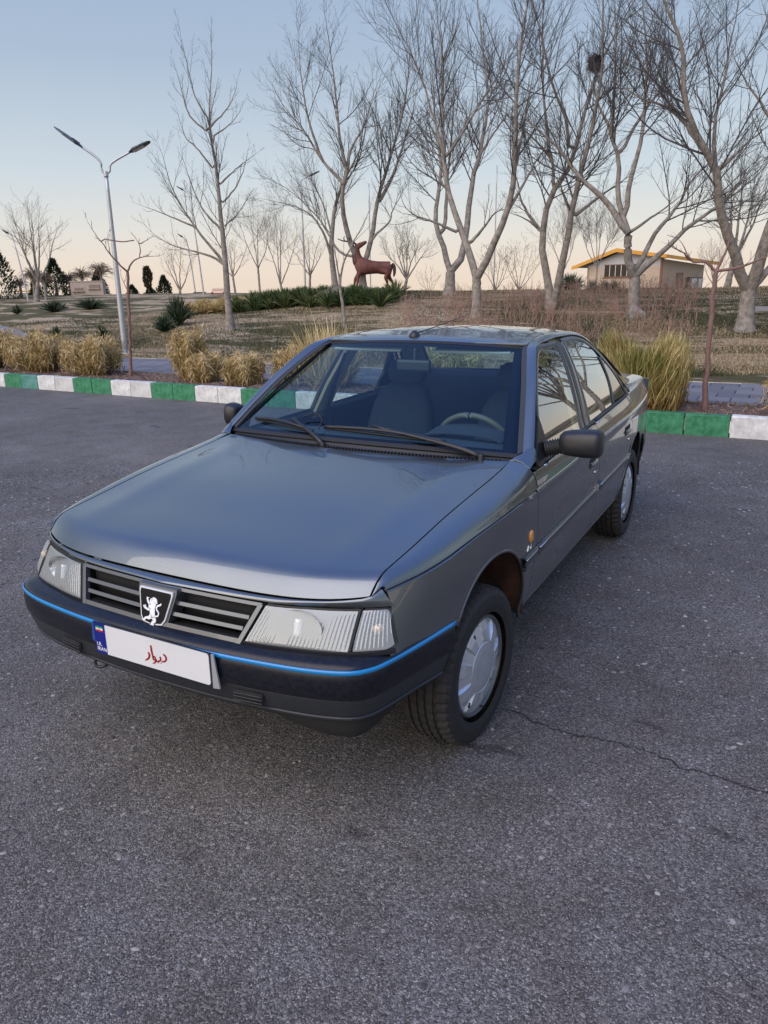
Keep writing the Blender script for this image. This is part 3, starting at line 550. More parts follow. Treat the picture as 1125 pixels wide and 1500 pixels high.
# --- ornamental grass clumps in the planting strip
ST_GOLD = [(0, (.12, .12, .035)), (.22, (.27, .22, .075)), (.5, (.50, .37, .16)), (.8, (.64, .49, .25)), (1, (.72, .60, .38))]
ST_GRN = [(0, (.06, .085, .02)), (.3, (.15, .18, .04)), (.55, (.30, .28, .09)), (.8, (.46, .37, .15)), (1, (.60, .48, .25))]
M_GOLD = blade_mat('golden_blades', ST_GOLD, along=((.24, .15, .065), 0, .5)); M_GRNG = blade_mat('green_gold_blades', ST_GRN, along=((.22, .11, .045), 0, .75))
def clump(x, y, w, d, h, label, n=11000, m=None, loose=.0, z=.17, seed=0, name='ornamental_grass', cat='grass clump', group='ornamental grass clumps behind the kerb', bw=.0085):
    global RNG
    RNG = np.random.default_rng(500+seed)
    a = RNG.uniform(0, 2*pi, n); ph = np.arccos(RNG.uniform(0, 1, n)**.75)      # 0 = up
    q = 4.6                                                    # squarish clipped dome
    cx, sx, cz = np.abs(np.cos(a))**(2/q)*np.sign(np.cos(a)), np.abs(np.sin(a))**(2/q)*np.sign(np.sin(a)), np.cos(ph)
    rad = np.sin(ph)**.42; up_, rnd_, leaf = (.42, .48, 1.0) if h < .78 or loose == 0 else (.95, .24, 2.3)
    lump = 1+.09*np.sin(a*3+seed)+.07*np.sin(a*5+ph*4+seed*2)
    k = RNG.uniform(.72, 1.03, n)*lump+RNG.normal(0, loose, n)
    tip = np.stack([w/2*cx*rad*k, d/2*sx*rad*k, h*(.10+.9*cz**.55)*k*(1+.07*np.sin(a*2+seed*1.3))], 1)
    ln = RNG.uniform(.16, .34, n)*(1+2*loose) if loose < .1 else RNG.uniform(.35, .9, n)
    base = tip*np.array([.42, .42, 0]); base[:, 2] = np.maximum(.0, tip[:, 2]*.25-.05)
    dirn = tip-base; L0 = np.linalg.norm(dirn, axis=1, keepdims=True); f = np.clip(ln[:, None]*(h/.5)/L0, .2, 1)
    if loose < .09:      # clipped clumps: short stiff leaves pointing every way through the outer shell
        out_ = tip/np.array([w/2, d/2, h]); out_ /= np.linalg.norm(out_, axis=1, keepdims=True)+1e-6
        dr = out_*.50+np.array([0, 0, up_])+RNG.normal(0, rnd_, (n, 3)); dr /= np.linalg.norm(dr, axis=1, keepdims=True)
        tip = tip*(RNG.uniform(.70, 1.0, n)**.6)[:, None]; tip[:, 2] += .02; dirn = dr*RNG.uniform(.07, .16, n)[:, None]*leaf; f = 1.0
    root = tip-dirn*f+RNG.normal(0, .045 if loose > .09 else .004, (n, 3))*np.array([1, 1, .6])*(h/.5); tip = tip+RNG.normal(0, .038+.06*loose if loose > .09 else .010, (n, 3))*np.array([1, 1, .8])*(h/.5)
    tip[:, 2] = np.maximum(tip[:, 2], .01)
    bend = RNG.normal(0, .035 if loose > .09 else .012, (n, 3))*(h/.5)+np.array([0, 0, .03 if loose > .09 else .006])
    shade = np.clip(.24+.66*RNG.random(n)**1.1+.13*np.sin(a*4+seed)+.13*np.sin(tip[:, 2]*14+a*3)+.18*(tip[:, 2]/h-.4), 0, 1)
    root_o = empty(name, (x, y, z)); tag(root_o, label, cat, group)
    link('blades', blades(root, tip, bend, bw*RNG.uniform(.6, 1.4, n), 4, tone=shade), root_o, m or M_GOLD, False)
    # inner stalks keep the middle dense
    n2 = 900; a = RNG.uniform(0, 2*pi, n2); r = np.sqrt(RNG.random(n2))
    b0 = np.stack([w*.27*r*np.cos(a), d*.27*r*np.sin(a), 0*a-.02], 1); t0 = b0*np.array([1.5, 1.5, 1])+np.stack([0*a, 0*a, h*RNG.uniform(.5, .9, n2)], 1)
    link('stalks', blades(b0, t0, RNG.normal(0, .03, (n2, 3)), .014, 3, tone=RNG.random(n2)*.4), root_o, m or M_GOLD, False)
    return root_o
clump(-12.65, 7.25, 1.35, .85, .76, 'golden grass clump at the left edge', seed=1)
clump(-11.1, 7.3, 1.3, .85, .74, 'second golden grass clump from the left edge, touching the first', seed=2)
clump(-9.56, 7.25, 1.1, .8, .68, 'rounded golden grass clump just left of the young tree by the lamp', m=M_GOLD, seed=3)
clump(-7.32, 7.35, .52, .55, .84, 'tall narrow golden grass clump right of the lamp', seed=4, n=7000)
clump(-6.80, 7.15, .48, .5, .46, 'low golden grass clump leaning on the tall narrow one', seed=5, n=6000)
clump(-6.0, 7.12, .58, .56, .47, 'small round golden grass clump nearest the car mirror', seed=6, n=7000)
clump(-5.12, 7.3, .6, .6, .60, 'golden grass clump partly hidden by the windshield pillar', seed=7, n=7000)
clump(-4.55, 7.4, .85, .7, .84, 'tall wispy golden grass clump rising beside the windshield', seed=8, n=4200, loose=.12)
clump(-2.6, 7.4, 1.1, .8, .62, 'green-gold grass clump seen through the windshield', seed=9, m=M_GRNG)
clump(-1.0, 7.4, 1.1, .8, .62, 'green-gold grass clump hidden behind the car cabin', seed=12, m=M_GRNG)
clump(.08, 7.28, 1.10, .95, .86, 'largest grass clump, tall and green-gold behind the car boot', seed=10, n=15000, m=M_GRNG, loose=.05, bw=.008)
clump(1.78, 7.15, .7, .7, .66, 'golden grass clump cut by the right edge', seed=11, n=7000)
# --- strap-leaved plants on the slope
M_AGAVE = blade_mat('yucca_leaf', [(0, (.018, .030, .018)), (.5, (.045, .070, .040)), (1, (.11, .135, .08))])
M_IRIS = blade_mat('iris_leaf', [(0, (.02, .036, .012)), (.5, (.05, .085, .028)), (.85, (.11, .14, .05)), (1, (.26, .20, .09))])
def rosette(x, y, w, h, n, label, name='yucca', m=None, group='spiky yucca plants on the slope', bw=.035, cat='plant', seed=0, z=None):
    global RNG
    RNG = np.random.default_rng(900+seed); a = RNG.uniform(0, 2*pi, n); e = RNG.uniform(.05, 1.45, n)
    L_ = RNG.uniform(.75, 1.05, n); tip = np.stack([w/2*np.cos(a)*np.cos(e)*L_, w/2*np.sin(a)*np.cos(e)*L_, h*(.25+.75*np.sin(e))*L_], 1)
    root = tip*.06; root[:, 2] = h*.22*RNG.random(n)
    o = empty(name, (x, y, (terr(x, y) if z is None else z)-.02)); tag(o, label, cat, group)
    link('leaves', blades(root, tip, np.stack([0*a, 0*a, .05*h*np.ones(n)], 1), bw*RNG.uniform(.7, 1.2, n), 4), o, m or M_AGAVE, False); return o
rosette(-15.5, 15.8, 1.15, 1.0, 420, 'large dark green yucca standing on the left slope', seed=1)
rosette(-15.0, 14.7, .9, .55, 260, 'low yucca sprawling in front of the large one', seed=2)
rosette(-15.7, 12.97, .6, .5, 160, 'small yucca just right of the lamp pole base', seed=3)
rosette(-17.2, 12.6, .55, .5, 150, 'small pale yucca left of the lamp pole', seed=4)
rosette(-28.4, 19.6, .6, .45, 130, 'dark tuft at the far left beside the path', seed=5)
rosette(-27.0, 20.4, 1.4, .55, 300, 'spreading dark yucca under the pale wide tree', seed=6); rosette(-25.6, 21.2, 1.7, .55, 300, 'widest low yucca right of the pale wide tree', seed=7)
xx, yy = crest(800+35, 30); rosette(xx, yy, 1.5, .75, 260, 'dark yucca left of the building', seed=8, z=1.38, group='yuccas by the building')
for i, px in enumerate((868, 885, 900)):
    xx, yy = crest(px, 45); rosette(xx, yy, 1.0, .75, 160, ['leftmost of three yuccas under the building window', 'middle one of three yuccas under the building window', 'rightmost of three yuccas under the building window'][i], seed=10+i, z=1.22, group='yuccas by the building')
def band(name, pts, w, h, n, m, label, cat, bw=.02, seed=0, dens_c=14, kind=None):
    """a long planting of strap leaves made of many crowns"""
    global RNG
    RNG = np.random.default_rng(1200+seed); P = catmull([(x, y, 0) for x, y in pts], 60)
    nc = int(dens_c*np.linalg.norm(np.diff(P, axis=0), axis=1).sum()); k = RNG.integers(0, 60, nc); c = P[k]+np.stack([RNG.normal(0, w*.3, nc), RNG.normal(0, w*.3, nc), 0*k], 1)
    c[:, 2] = [terr(a, b)-.02 for a, b in c[:, :2]]
    per = n//nc; ci = np.repeat(c, per, axis=0); N_ = len(ci); a = RNG.uniform(0, 2*pi, N_); e = RNG.uniform(.35, 1.5, N_); hs = np.repeat(RNG.uniform(.7, 1.15, nc), per)*h
    d = np.stack([np.cos(a)*np.cos(e), np.sin(a)*np.cos(e), np.sin(e)], 1)*hs[:, None]
    tip = ci+d; mid = np.stack([0*a, 0*a, .22*hs], 1); tip[:, 2] -= .12*hs*RNG.random(N_)
    o = link(name, blades(ci+d*.05, tip, mid, bw, 4, tone=np.clip(RNG.random(N_)*.8+np.repeat(RNG.random(nc)*.25, per), 0, 1)), None, m, False)
    tag(o, label, cat, None, kind); return o
band('iris_hedge', [(-15.3, 19.1), (-13.5, 19.3), (-11.6, 19.0), (-9.9, 18.5)], 1.3, .60, 9000, M_IRIS, 'long green bed of strap-leaved plants below the deer statue', 'hedge', .028, 1)
band('dry_grass_border', [(-17.6, 18.9), (-16.6, 19.2), (-15.6, 19.1)], .9, .50, 3800, M_GOLD, 'tawny dry grass border between large yucca and green bed', 'grass border', .02, 2)
# dead perennial stems on the slope right of centre
def dead_stems():
    global RNG
    RNG = np.random.default_rng(77); n = 3400
    u = RNG.random(n); px = 590+u*420; D = RNG.uniform(15.5, 24, n)
    a = (px-562.5)/1091.1; x = 1.678+D*(cos(YAW)*a-sin(YAW)); y = -2.327+D*(sin(YAW)*a+cos(YAW))
    cl = np.sin(x*2.1)*np.sin(y*1.7+x)+RNG.normal(0, .6, n); k = (cl > -.25) & (y > 12.2) & ((D > 18) | (px > 660)); x, y = x[k], y[k]; n = len(x)
    z = np.array([terr(p, q) for p, q in zip(x, y)]); h = RNG.uniform(.12, .5, n)
    b = np.stack([x, y, z-.03], 1); t = b+np.stack([RNG.normal(0, .10, n), RNG.normal(0, .10, n), h], 1)
    P = np.stack([b, (b+t)/2+RNG.normal(0, .02, (n, 3)), t], 1); V, F = tube_np(P, np.full((n, 3), .006)*np.array([1, .8, .4]), 3)
    # side twigs
    i = RNG.integers(0, n, n*2); f = RNG.uniform(.4, 1, n*2)[:, None]; s = b[i]*(1-f)+t[i]*f; e = s+RNG.normal(0, .06, (n*2, 3))+np.array([0, 0, .07])
    V2, F2 = tube_np(np.stack([s, (s+e)/2, e], 1), np.full((n*2, 3), .0035), 3); V, F = catjoin([(V, F), (V2, F2)])
    m = mat('dead_stem', (.25, .145, .11), .9, noise=(4, (.40, .27, .21), .4))
    o = link('dead_stems', nmesh('dead_stems', V, F), None, m); tag(o, 'dry reddish brown stems of dead perennials covering the slope', None, None, 'stuff')
dead_stems()
def lawn_blades():
    global RNG
    RNG = np.random.default_rng(78); n = 150000
    px = RNG.uniform(-40, 1165, n); D = 12.2+RNG.random(n)**1.25*18; a = (px-562.5)/1091.1
    x = 1.678+D*(cos(YAW)*a-sin(YAW)); y = -2.327+D*(sin(YAW)*a+cos(YAW)); k = y > 10.4; x, y = x[k], y[k]; n = len(x)
    z = np.array([hill_z(p, q) for p, q in zip(x, y)]); b = np.stack([x, y, z-.005], 1)
    t = b+np.stack([RNG.normal(0, .03, n), RNG.normal(0, .03, n), RNG.uniform(.02, .07, n)], 1)
    patch = np.sin(x*.55+1)*np.sin(y*.8+x*.3)+.35*np.sin(x*1.9+y*1.3)+RNG.normal(0, .22, n)
    tone = np.clip(np.where(patch > .12, RNG.uniform(0, .38, n), RNG.uniform(.42, 1, n)), 0, 1)
    m = blade_mat('lawn_blades', [(0, (.02, .028, .010)), (.3, (.065, .072, .028)), (.42, (.19, .145, .08)), (.8, (.34, .26, .16)), (1, (.42, .34, .22))])
    o = link('short_grass', blades(b, t, np.zeros((n, 3)), .012, 3, tone=tone), None, m, False); tag(o, 'short tawny and green grass on the hill', None, None, 'stuff')
lawn_blades()
def bed_litter():
    global RNG
    RNG = np.random.default_rng(79); n = 9000; x = RNG.uniform(-14, 4, n); y = np.array([kerb_y(v) for v in x])+.17+RNG.random(n)*1.2
    b = np.stack([x, y, np.full(n, .185)], 1); t = b+np.stack([RNG.normal(0, .04, n), RNG.normal(0, .04, n), RNG.uniform(-.005, .045, n)], 1)
    o = link('dry_leaf_litter', blades(b, t, np.zeros((n, 3)), .012, 3), None, blade_mat('litter', [(0, (.07, .04, .03)), (.5, (.20, .12, .09)), (1, (.36, .27, .19))]), False); tag(o, 'dry brown litter on the soil of the planting strip', None, None, 'stuff')
bed_litter()
# rocks
def rock(x, y, z, s, label, seed, m, sq=(1, 1, .6)):
    rr = random.Random(seed); bm = bmesh.new(); bmesh.ops.create_icosphere(bm, subdivisions=3, radius=s)
    for v in bm.verts:
        n = v.co.normalized(); k = 1+.16*sin(n.x*4+seed)+.14*sin(n.y*5+n.z*3+seed)+rr.uniform(-.03, .03); v.co = Vector((n.x*s*k*sq[0], n.y*s*k*sq[1], n.z*s*k*sq[2]))
    o = bm_obj('rock', bm, m, None, False); o.location = (x, y, z); return tag(o, label, 'rock')
M_ROCK = mat('rock', (.17, .155, .14), .9, noise=(6, (.30, .28, .25), .4), bump=(20, .8)); M_ROCKR = mat('mound_rock', (.13, .115, .10), .9, noise=(3, (.24, .20, .17), .4), bump=(12, .9))
rock(-1.72, 16.35, .93, .20, 'pointed pale grey rock at the foot of the tree before the building', 3, M_ROCK, (1, 1, .9))
rock(1.02, 17.0, .98, .30, 'flat pale stone at the right edge beside the thickest trunk', 5, M_ROCK, (1.3, .9, .45))
rock(-11.6, 19.0, 1.28, .62, 'rounded grey boulder under the fore hooves of the deer', 7, M_ROCKR, (1.5, .9, .55))
# ================================================================ PROPS ON THE HILL
M_DEER = mat('deer_paint', (.075, .022, .018), .6, noise=(6, (.17, .055, .038), .45), bump=(14, .7)); M_DEERD = mat('deer_dark', (.045, .020, .018), .6, noise=(5, (.09, .035, .03), .4))
def skin_obj(name, verts, edges, radii, m, parent, sub=2):
    me = bpy.data.meshes.new(name); me.from_pydata(verts, edges, []); me.update(); o = link(name, me, parent, m, False)
    md = o.modifiers.new('skin', 'SKIN'); sv = me.skin_vertices[0].data
    for i, r in enumerate(radii): rr = r if isinstance(r, tuple) else (r, r); sv[i].radius = rr
    sv[0].use_root = True
    s = o.modifiers.new('sub', 'SUBSURF'); s.levels = s.render_levels = sub
    bpy.context.view_layer.update(); dg = bpy.context.evaluated_depsgraph_get(); m2 = bpy.data.meshes.new_from_object(o.evaluated_get(dg))
    o.modifiers.clear(); o.data = m2; m2.name = name
    m2.polygons.foreach_set('use_smooth', np.ones(len(m2.polygons), bool))
    if not m2.materials: m2.materials.append(m)
    return o
def deer():
    x, y = crest(540, 27.3); k = 1.12
    root = empty('deer_statue', (x, y, terr(x, y)+.02), YAW); root.scale = (k, k, k); tag(root, 'reddish brown deer statue on the hill crest, head thrown back over its shoulder', 'statue')
    V = []; E_ = []; R = []
    def chain(pts, start=None):
        p = start
        for (a, d, h, r) in pts:
            V.append((a, d, h)); R.append(r); i = len(V)-1
            if p is not None: E_.append((p, i))
            p = i
        return p
    chain([(.50, 0, .80, (.185, .20))])
    chain([(.30, 0, .81, (.19, .20)), (.05, 0, .82, (.19, .22)), (-.20, 0, .86, (.17, .22))], 0); c = len(V)-1
    nk = chain([(-.31, 0, 1.02, (.12, .18)), (-.36, 0, 1.19, (.10, .145)), (-.36, 0, 1.33, (.09, .12))], c)
    hd = chain([(-.33, -.01, 1.43, (.085, .10)), (-.23, -.02, 1.47, (.078, .088)), (-.11, -.04, 1.53, (.056, .058)), (-.02, -.05, 1.57, (.047, .046))], nk)
    rp = chain([(.64, 0, .80, (.15, .175))], 0); chain([(.735, 0, .80, (.09, .12)), (.765, 0, .80, (.035, .05))], rp)
    for s, (kx, hx, fx) in ((-1, (.50, .60, .52)), (1, (.62, .76, .82))):
        chain([(.62, s*.10, .62, (.09, .12)), (kx+.03, s*.11, .50, (.07, .08)), (hx, s*.11, .36, .038), (fx, s*.11, .10, .028), (fx-.03, s*.11, .01, .04)], rp)
    for s, fx in ((-1, -.36), (1, -.45)):
        chain([(-.27, s*.10, .66, (.07, .085)), (fx+.03, s*.10, .48, .046), (fx, s*.10, .24, .03), (fx-.01, s*.10, .13, .038)], c)
    skin_obj('body', V, E_, R, M_DEER, root)
    skin_obj('mane', [(-.30, 0, .86), (-.37, 0, 1.02), (-.40, 0, 1.2), (-.385, 0, 1.36)], [(0, 1), (1, 2), (2, 3)], [(.14, .15), (.125, .14), (.10, .10), (.07, .06)], M_DEERD, root)
    skin_obj('tail', [(.74, 0, .93), (.815, 0, .84), (.82, 0, .64), (.79, 0, .52)], [(0, 1), (1, 2), (2, 3)], [.045, .06, .05, .02], M_DEERD, root)
    for s in (-1, 1):
        tubeobj('ear', [(-.37, s*.06, 1.50), (-.42, s*.13, 1.55), (-.47, s*.17, 1.57)], [.03, .012], M_DEERD, root)
        m = tubeobj('antler', [(-.36, s*.05, 1.50), (-.52, s*.12, 1.57), (-.75, s*.15, 1.60), (-.92, s*.14, 1.66)], [.022, .009], M_DEERD, root)
        for q in (.3, .6): tubeobj('tine', [(-.36-.58*q, s*.16, 1.52+.16*q), (-.40-.56*q, s*.2, 1.60+.12*q), (-.36-.56*q, s*.2, 1.66+.12*q)], [.013, .005], M_DEERD, m)
        tubeobj('eye', [(-.25, s*.062-.02, 1.515), (-.245, s*.068-.02, 1.517)], .012, mat('eye_dark', (.01, .01, .01), .2), root)
    for i, (px, D, s, lab) in enumerate([(519, 27.2, .42, 'grey boulder carrying the fore legs of the deer'), (548, 27.4, .32, 'dark rounded rock under the deer belly'), (532, 26, .5, 'broad low boulder at the foot of the V-forked tree'), (502, 26.8, .34, 'brown rock at the left end of the deer mound')]):
        xx, yy = crest(px, D); rock(xx, yy, terr(xx, yy)+.03, s, lab, 11+i, M_ROCKR, (1.1, .8, .6))
    for i, (px, D) in enumerate([(508, 26.3), (520, 26), (545, 25.6), (556, 26.5), (538, 28.2), (560, 28)]):
        xx, yy = crest(px, D); rosette(xx, yy, .6, .28, 110, ['dark tuft left of the boulder mound', 'dark tuft before the boulder of the fore legs', 'dark tuft at the foot of the V-forked tree', 'dark tuft right of the V-forked trunk', 'dark tuft behind the deer belly', 'dark tuft beside the hind hooves'][i], seed=30+i, group='dark tufts round the deer statue')
deer()
# --- building with yellow roof
def building():
    K = 1.286; D = 90; x, y = crest(967, D-1.5); zb = .55; ph = radians(45)
    root = empty('park_building', (x, y, zb), YAW); tag(root, 'low cream brick building with yellow-edged gable roof behind the hill', 'building')
    e1 = Vector((-cos(ph), sin(ph), 0)); e2 = Vector((sin(ph), cos(ph), 0)); up = Vector((0, 0, 1)); z0 = .28
    MW = mat('cream_brick', (.50, .40, .31), .85, noise=(1.2, (.58, .47, .37), .5)); MS = mat('cream_brick_shaded', (.36, .28, .205), .85, noise=(1.2, (.42, .33, .25), .5)); MY = mat('yellow_fascia', (.58, .27, .035), .6, noise=(2, (.66, .34, .06), .4))
    MG = mat('gable_boards', (.50, .50, .52), .8); MWd = mat('brown_trim', (.20, .09, .055), .7); MGl = mat('dark_pane', (.012, .013, .015), .15); MWh = mat('white_frame', (.6, .6, .58), .6); MC = mat('cabinet_white', (.5, .56, .56), .5); MD = mat('cabinet_dark', (.02, .025, .035), .5)
    def P(s, t, h, o=0): return e1*s+e2*t+up*h-(e2*o)   # o: out of the front wall
    def slab(name, a, b, c, d, th, n, m, par):
        V = [a, b, c, d]+[q+n*th for q in (a, b, c, d)]
        return pymesh(name, V, [(3, 2, 1, 0), (4, 5, 6, 7), (0, 1, 5, 4), (1, 2, 6, 5), (2, 3, 7, 6), (3, 0, 4, 7)], m, par)
    Wf = 9.45; Ws = 11.4; H = 3.12; Hr = 4.15; Ha = 4.85; sa = 5.3
    out_f = -e2; out_s = -e1
    slab('brick_wall', P(0, 0, -.5), P(Wf, 0, -.5), P(Wf, 0, H-.1), P(0, 0, H-.1), .2, -out_f, MW, root)
    slab('side_wall', P(0, 0, -.5), P(0, Ws, -.5), P(0, Ws, H+.05), P(0, 0, H+.62), .2, -out_s, MS, root)  # side turned from the light: its shade is put into darker cream brick
    slab('back_wall', P(0, Ws, -.5), P(Wf, Ws, -.5), P(Wf, Ws, H-.1), P(0, Ws, H-.1), .2, -e2, MW, root)
    slab('left_wall', P(Wf, 0, -.5), P(Wf, Ws, -.5), P(Wf, Ws, H-.1), P(Wf, 0, H-.1), .2, -e1, MW, root)
    # gable infill
    V = [P(0, -.0, H-.1), P(Wf, 0, H-.1), P(Wf, 0, H+.05), P(sa, 0, Ha-.15), P(0, 0, Hr-.2)]; V2 = [v+e2*.2 for v in V]
    pymesh('gable', V+V2, [(0, 1, 2, 3, 4), (9, 8, 7, 6, 5)]+[(i, i+5, (i+1) % 5+5, (i+1) % 5) for i in range(5)], MG, root)
    # brick courses, proud by a few millimetres
    bm = bmesh.new()
    for r in range(26):
        h = .1+r*.145
        if h > H-.25: break
        c = P(Wf/2, 0, h, .006); box(bm, c, (Wf, .03, .012), Matrix.Rotation(-ph, 3, 'Z'))
    bm_obj('mortar_course', bm, mat('mortar_pale', (.36, .29, .23), .9), root)
    # roof slabs and fascia boards
    ov = 1.0*K
    L0 = P(11.1, -.9, 3.05); A0 = P(sa, -.9, Ha+.1); R0 = P(-.75, -.9, Hr-.1)
    L1 = L0+e2*(Ws+3.6); A1 = A0+e2*(Ws+3.6)-up*.5; R1 = R0+e2*(Ws+3.6)-up*.65
    MR = mat('roof_sheet', (.30, .27, .24), .8)
    slab('roof', L0, L1, A1, A0, .10, up, MR, root); slab('roof', A0, A1, R1, R0, .10, up, MR, root)
    slab('fascia', L0-up*.26-e2*.06, A0-up*.30-e2*.06, A0+up*.13-e2*.06, L0+up*.13-e2*.06, .06, e2, MY, root)
    slab('fascia', A0-up*.30-e2*.06, R0-up*.24-e2*.06, R0+up*.13-e2*.06, A0+up*.13-e2*.06, .06, e2, MY, root)
    slab('fascia', R0-up*.24-e1*.06, R1-up*.24-e1*.06, R1+up*.13-e1*.06, R0+up*.13-e1*.06, .06, e1, MY, root)
    slab('soffit', L0-up*.1, A0-up*.14, A0+e2*.95-up*.14, L0+e2*.95-up*.1, .04, up, mat('soffit', (.30, .17, .10), .8), root)
    # corner post
    slab('corner_post', P(-.02, 0, -.3, .04), P(.22, 0, -.3, .04), P(.22, 0, H+.7, .04), P(-.02, 0, H+.7, .04), .1, e2, MWd, root)
    # strip window with panes
    s0, s1 = 2.75, 7.16; h0, h1 = 1.95, 3.22
    w = slab('window', P(s0, 0, h0-.1, .05), P(s1+.1, 0, h0-.1, .05), P(s1+.1, 0, h1+.08, .05), P(s0, 0, h1+.08, .05), .12, e2, MWd, root)
    npn = 6
    for i in range(npn):
        a = s0+.05+(s1-s0)*i/npn; b = s0+(s1-s0)*(i+1)/npn-.03
        slab('pane', P(a, 0, h0, .075), P(b, 0, h0, .075), P(b, 0, h1, .075), P(a, 0, h1, .075), .02, e2, MGl, w)
        slab('mullion', P(b, 0, h0, .10), P(b+.08, 0, h0, .10), P(b+.08, 0, h1, .10), P(b, 0, h1, .10), .03, e2, MWh, w)
    slab('sill', P(s0-.1, 0, h0-.2, .12), P(s1+.2, 0, h0-.2, .12), P(s1+.2, 0, h0-.1, .12), P(s0-.1, 0, h0-.1, .12), .12, e2, MWd, w)
    # door and cabinets on the side wall
    def Q(t, h, o=0): return e2*t+up*h-e1*o
    def sslab(n, t0, t1, h0, h1, o, th, m, par): return slab(n, Q(t0, h0, o), Q(t1, h0, o), Q(t1, h1, o), Q(t0, h1, o), th, e1, m, par)
    d = sslab('door', 3.76, 5.6, -.2, 2.25, .06, .08, MWd, root); sslab('pane', 4.1, 5.2, .1, 2.05, .09, .03, MGl, d)
    cb = sslab('notice_cabinet', 6.4, 10.2, -.1, 1.75, .5, .4, MD, root)
    for a, b in ((7.0, 8.5), (8.8, 9.9)): sslab('panel', a, b, .35, 1.6, .53, .03, MC, cb)
building()
# --- street lamps
M_GALV = mat('galvanised_steel', (.42, .43, .44), .45, metal=.6, noise=(5, (.52, .53, .54), .4)); M_DKST = mat('dark_steel', (.055, .075, .095), .4, metal=.5); M_LED = mat('lamp_glass', (.5, .5, .5), .2)
def head(p, q, par, w=.15):
    p, q = Vector(p), Vector(q); L_ = (q-p).length; bm = bmesh.new(); secs = [(-.02, .3, .4), (.06, .55, .8), (.22, .95, 1), (.6, 1, 1), (.9, .75, .7), (1.0, .3, .35)]
    rings = []
    for t, wy, hh in secs:
        rings.append([bm.verts.new((t*L_, sy*w*wy, sz*.028*hh)) for sy, sz in ((-1, -.6), (-.6, -1), (.6, -1), (1, -.6), (1, .5), (.5, 1.1), (-.5, 1.1), (-1, .5))])
    for a, b in zip(rings, rings[1:]):
        for i in range(8): bm.faces.new((a[i], a[(i+1) % 8], b[(i+1) % 8], b[i]))
    bm.faces.new(rings[0]); bm.faces.new(rings[-1][::-1])
    d = (q-p).normalized(); M = Matrix((d, Vector((0, 1, 0)), d.cross(Vector((0, 1, 0))))).transposed()
    bmesh.ops.rotate(bm, matrix=M, verts=bm.verts[:]); bmesh.ops.translate(bm, vec=p, verts=bm.verts[:])
    o = bm_obj('lamp_head', bm, M_DKST, par); nrm = d.cross(Vector((0, 1, 0)))
    s = -1 if nrm.z > 0 else 1
    bm = bmesh.new(); box(bm, (0, 0, 0), (L_*.5, w*1.3, .008)); bmesh.ops.rotate(bm, matrix=M, verts=bm.verts[:]); bmesh.ops.translate(bm, vec=p+d*L_*.42+nrm*s*.031, verts=bm.verts[:]); bm_obj('led_panel', bm, M_LED, o)
    bm = bmesh.new()
    for i in range(7): box(bm, (L_*(.16+.035*i), 0, .028*1.2*(-s)), (.006, w*1.1, .02))
    bmesh.ops.rotate(bm, matrix=M, verts=bm.verts[:]); bmesh.ops.translate(bm, vec=p, verts=bm.verts[:]); bm_obj('cooling_fin', bm, M_DKST, o)
    return o
lp = empty('street_lamp', (-12.72, 10.96, .16), YAW); tag(lp, 'tall double-armed street lamp with two dark slanted heads', 'street lamp')
tubeobj('pole', [(0, 0, 0), (0, 0, 1.67), (.01, 0, 4.05)], [.075, .04], M_GALV, lp, 12)
boxobj('base_plate', (0, 0, .02), (.3, .3, .03), M_GALV, lp, .005); tubeobj('collar', [(.01, 0, 3.98), (.01, 0, 4.1)], .055, M_GALV, lp, 12)
for i in range(4): tubeobj('anchor_bolt', [(.11*(1 if i & 1 else -1), .11*(1 if i & 2 else -1), .03), (.11*(1 if i & 1 else -1), .11*(1 if i & 2 else -1), .09)], .012, M_GALV, lp)
tubeobj('arm', [(0, 0, 4.05), (-.07, 0, 4.12), (-.085, 0, 4.28), (-.20, 0, 4.42), (-.48, 0, 4.62)], .026, M_GALV, lp, 8, 24); tubeobj('arm', [(.01, 0, 4.05), (.10, 0, 4.10), (.125, 0, 4.22), (.25, 0, 4.32), (.62, 0, 4.50)], .026, M_GALV, lp, 8, 24)
head((-.46, 0, 4.61), (-1.03, 0, 5.03), lp); head((.60, 0, 4.49), (1.09, 0, 4.71), lp)
def far_lamp(px, D, h, arm, label, lean=.0, r=.05):
    x, y = crest(px, D); e = empty('street_lamp', (x, y, 1.635-.009*D), YAW); tag(e, label, 'street lamp', 'street lamps on the hill')
    s = 1 if arm > 0 else -1; top = h
    tubeobj('pole', [(0, 0, -.3), (lean*.5, 0, h*.5), (lean, 0, h-.3)], [r, r*.6], M_GALV, e, 8)
    tubeobj('arm', [(lean, 0, h-.3), (lean+.05*s, 0, h-.05), (lean+arm*.5, 0, h+.12)], r*.5, M_GALV, e, 6, 12)
    head((lean+arm*.45, 0, h+.10), (lean+arm, 0, h+.30), e, .13)
far_lamp(447.5, 36, 5.0, .85, 'tall single-armed lamp between hedge and deer'); far_lamp(299, 40, 5.0, -.6, 'taller of two thin lamp poles left of the slim tree', -.35, .045)
far_lamp(287, 44, 3.1, -.5, 'shorter of two thin lamp poles left of the slim tree', -.25, .045); far_lamp(40, 40, 3.1, -.5, 'lamp behind the pale wide tree at the far left', -.3, .045)
for px, D, h, lab in [(543, 38, 5.0, 'thin bare pole behind the deer belly'), (723, 40, 6.0, 'thin bare pole right of the Y-forked tree')]:
    x, y = crest(px, D); o = tubeobj('pole', [(0, 0, -.4), (0, 0, h)], .03, M_GALV, None, 6); o.location = (x, y, 1.3); tag(o, lab, 'pole', 'thin poles on the hill')
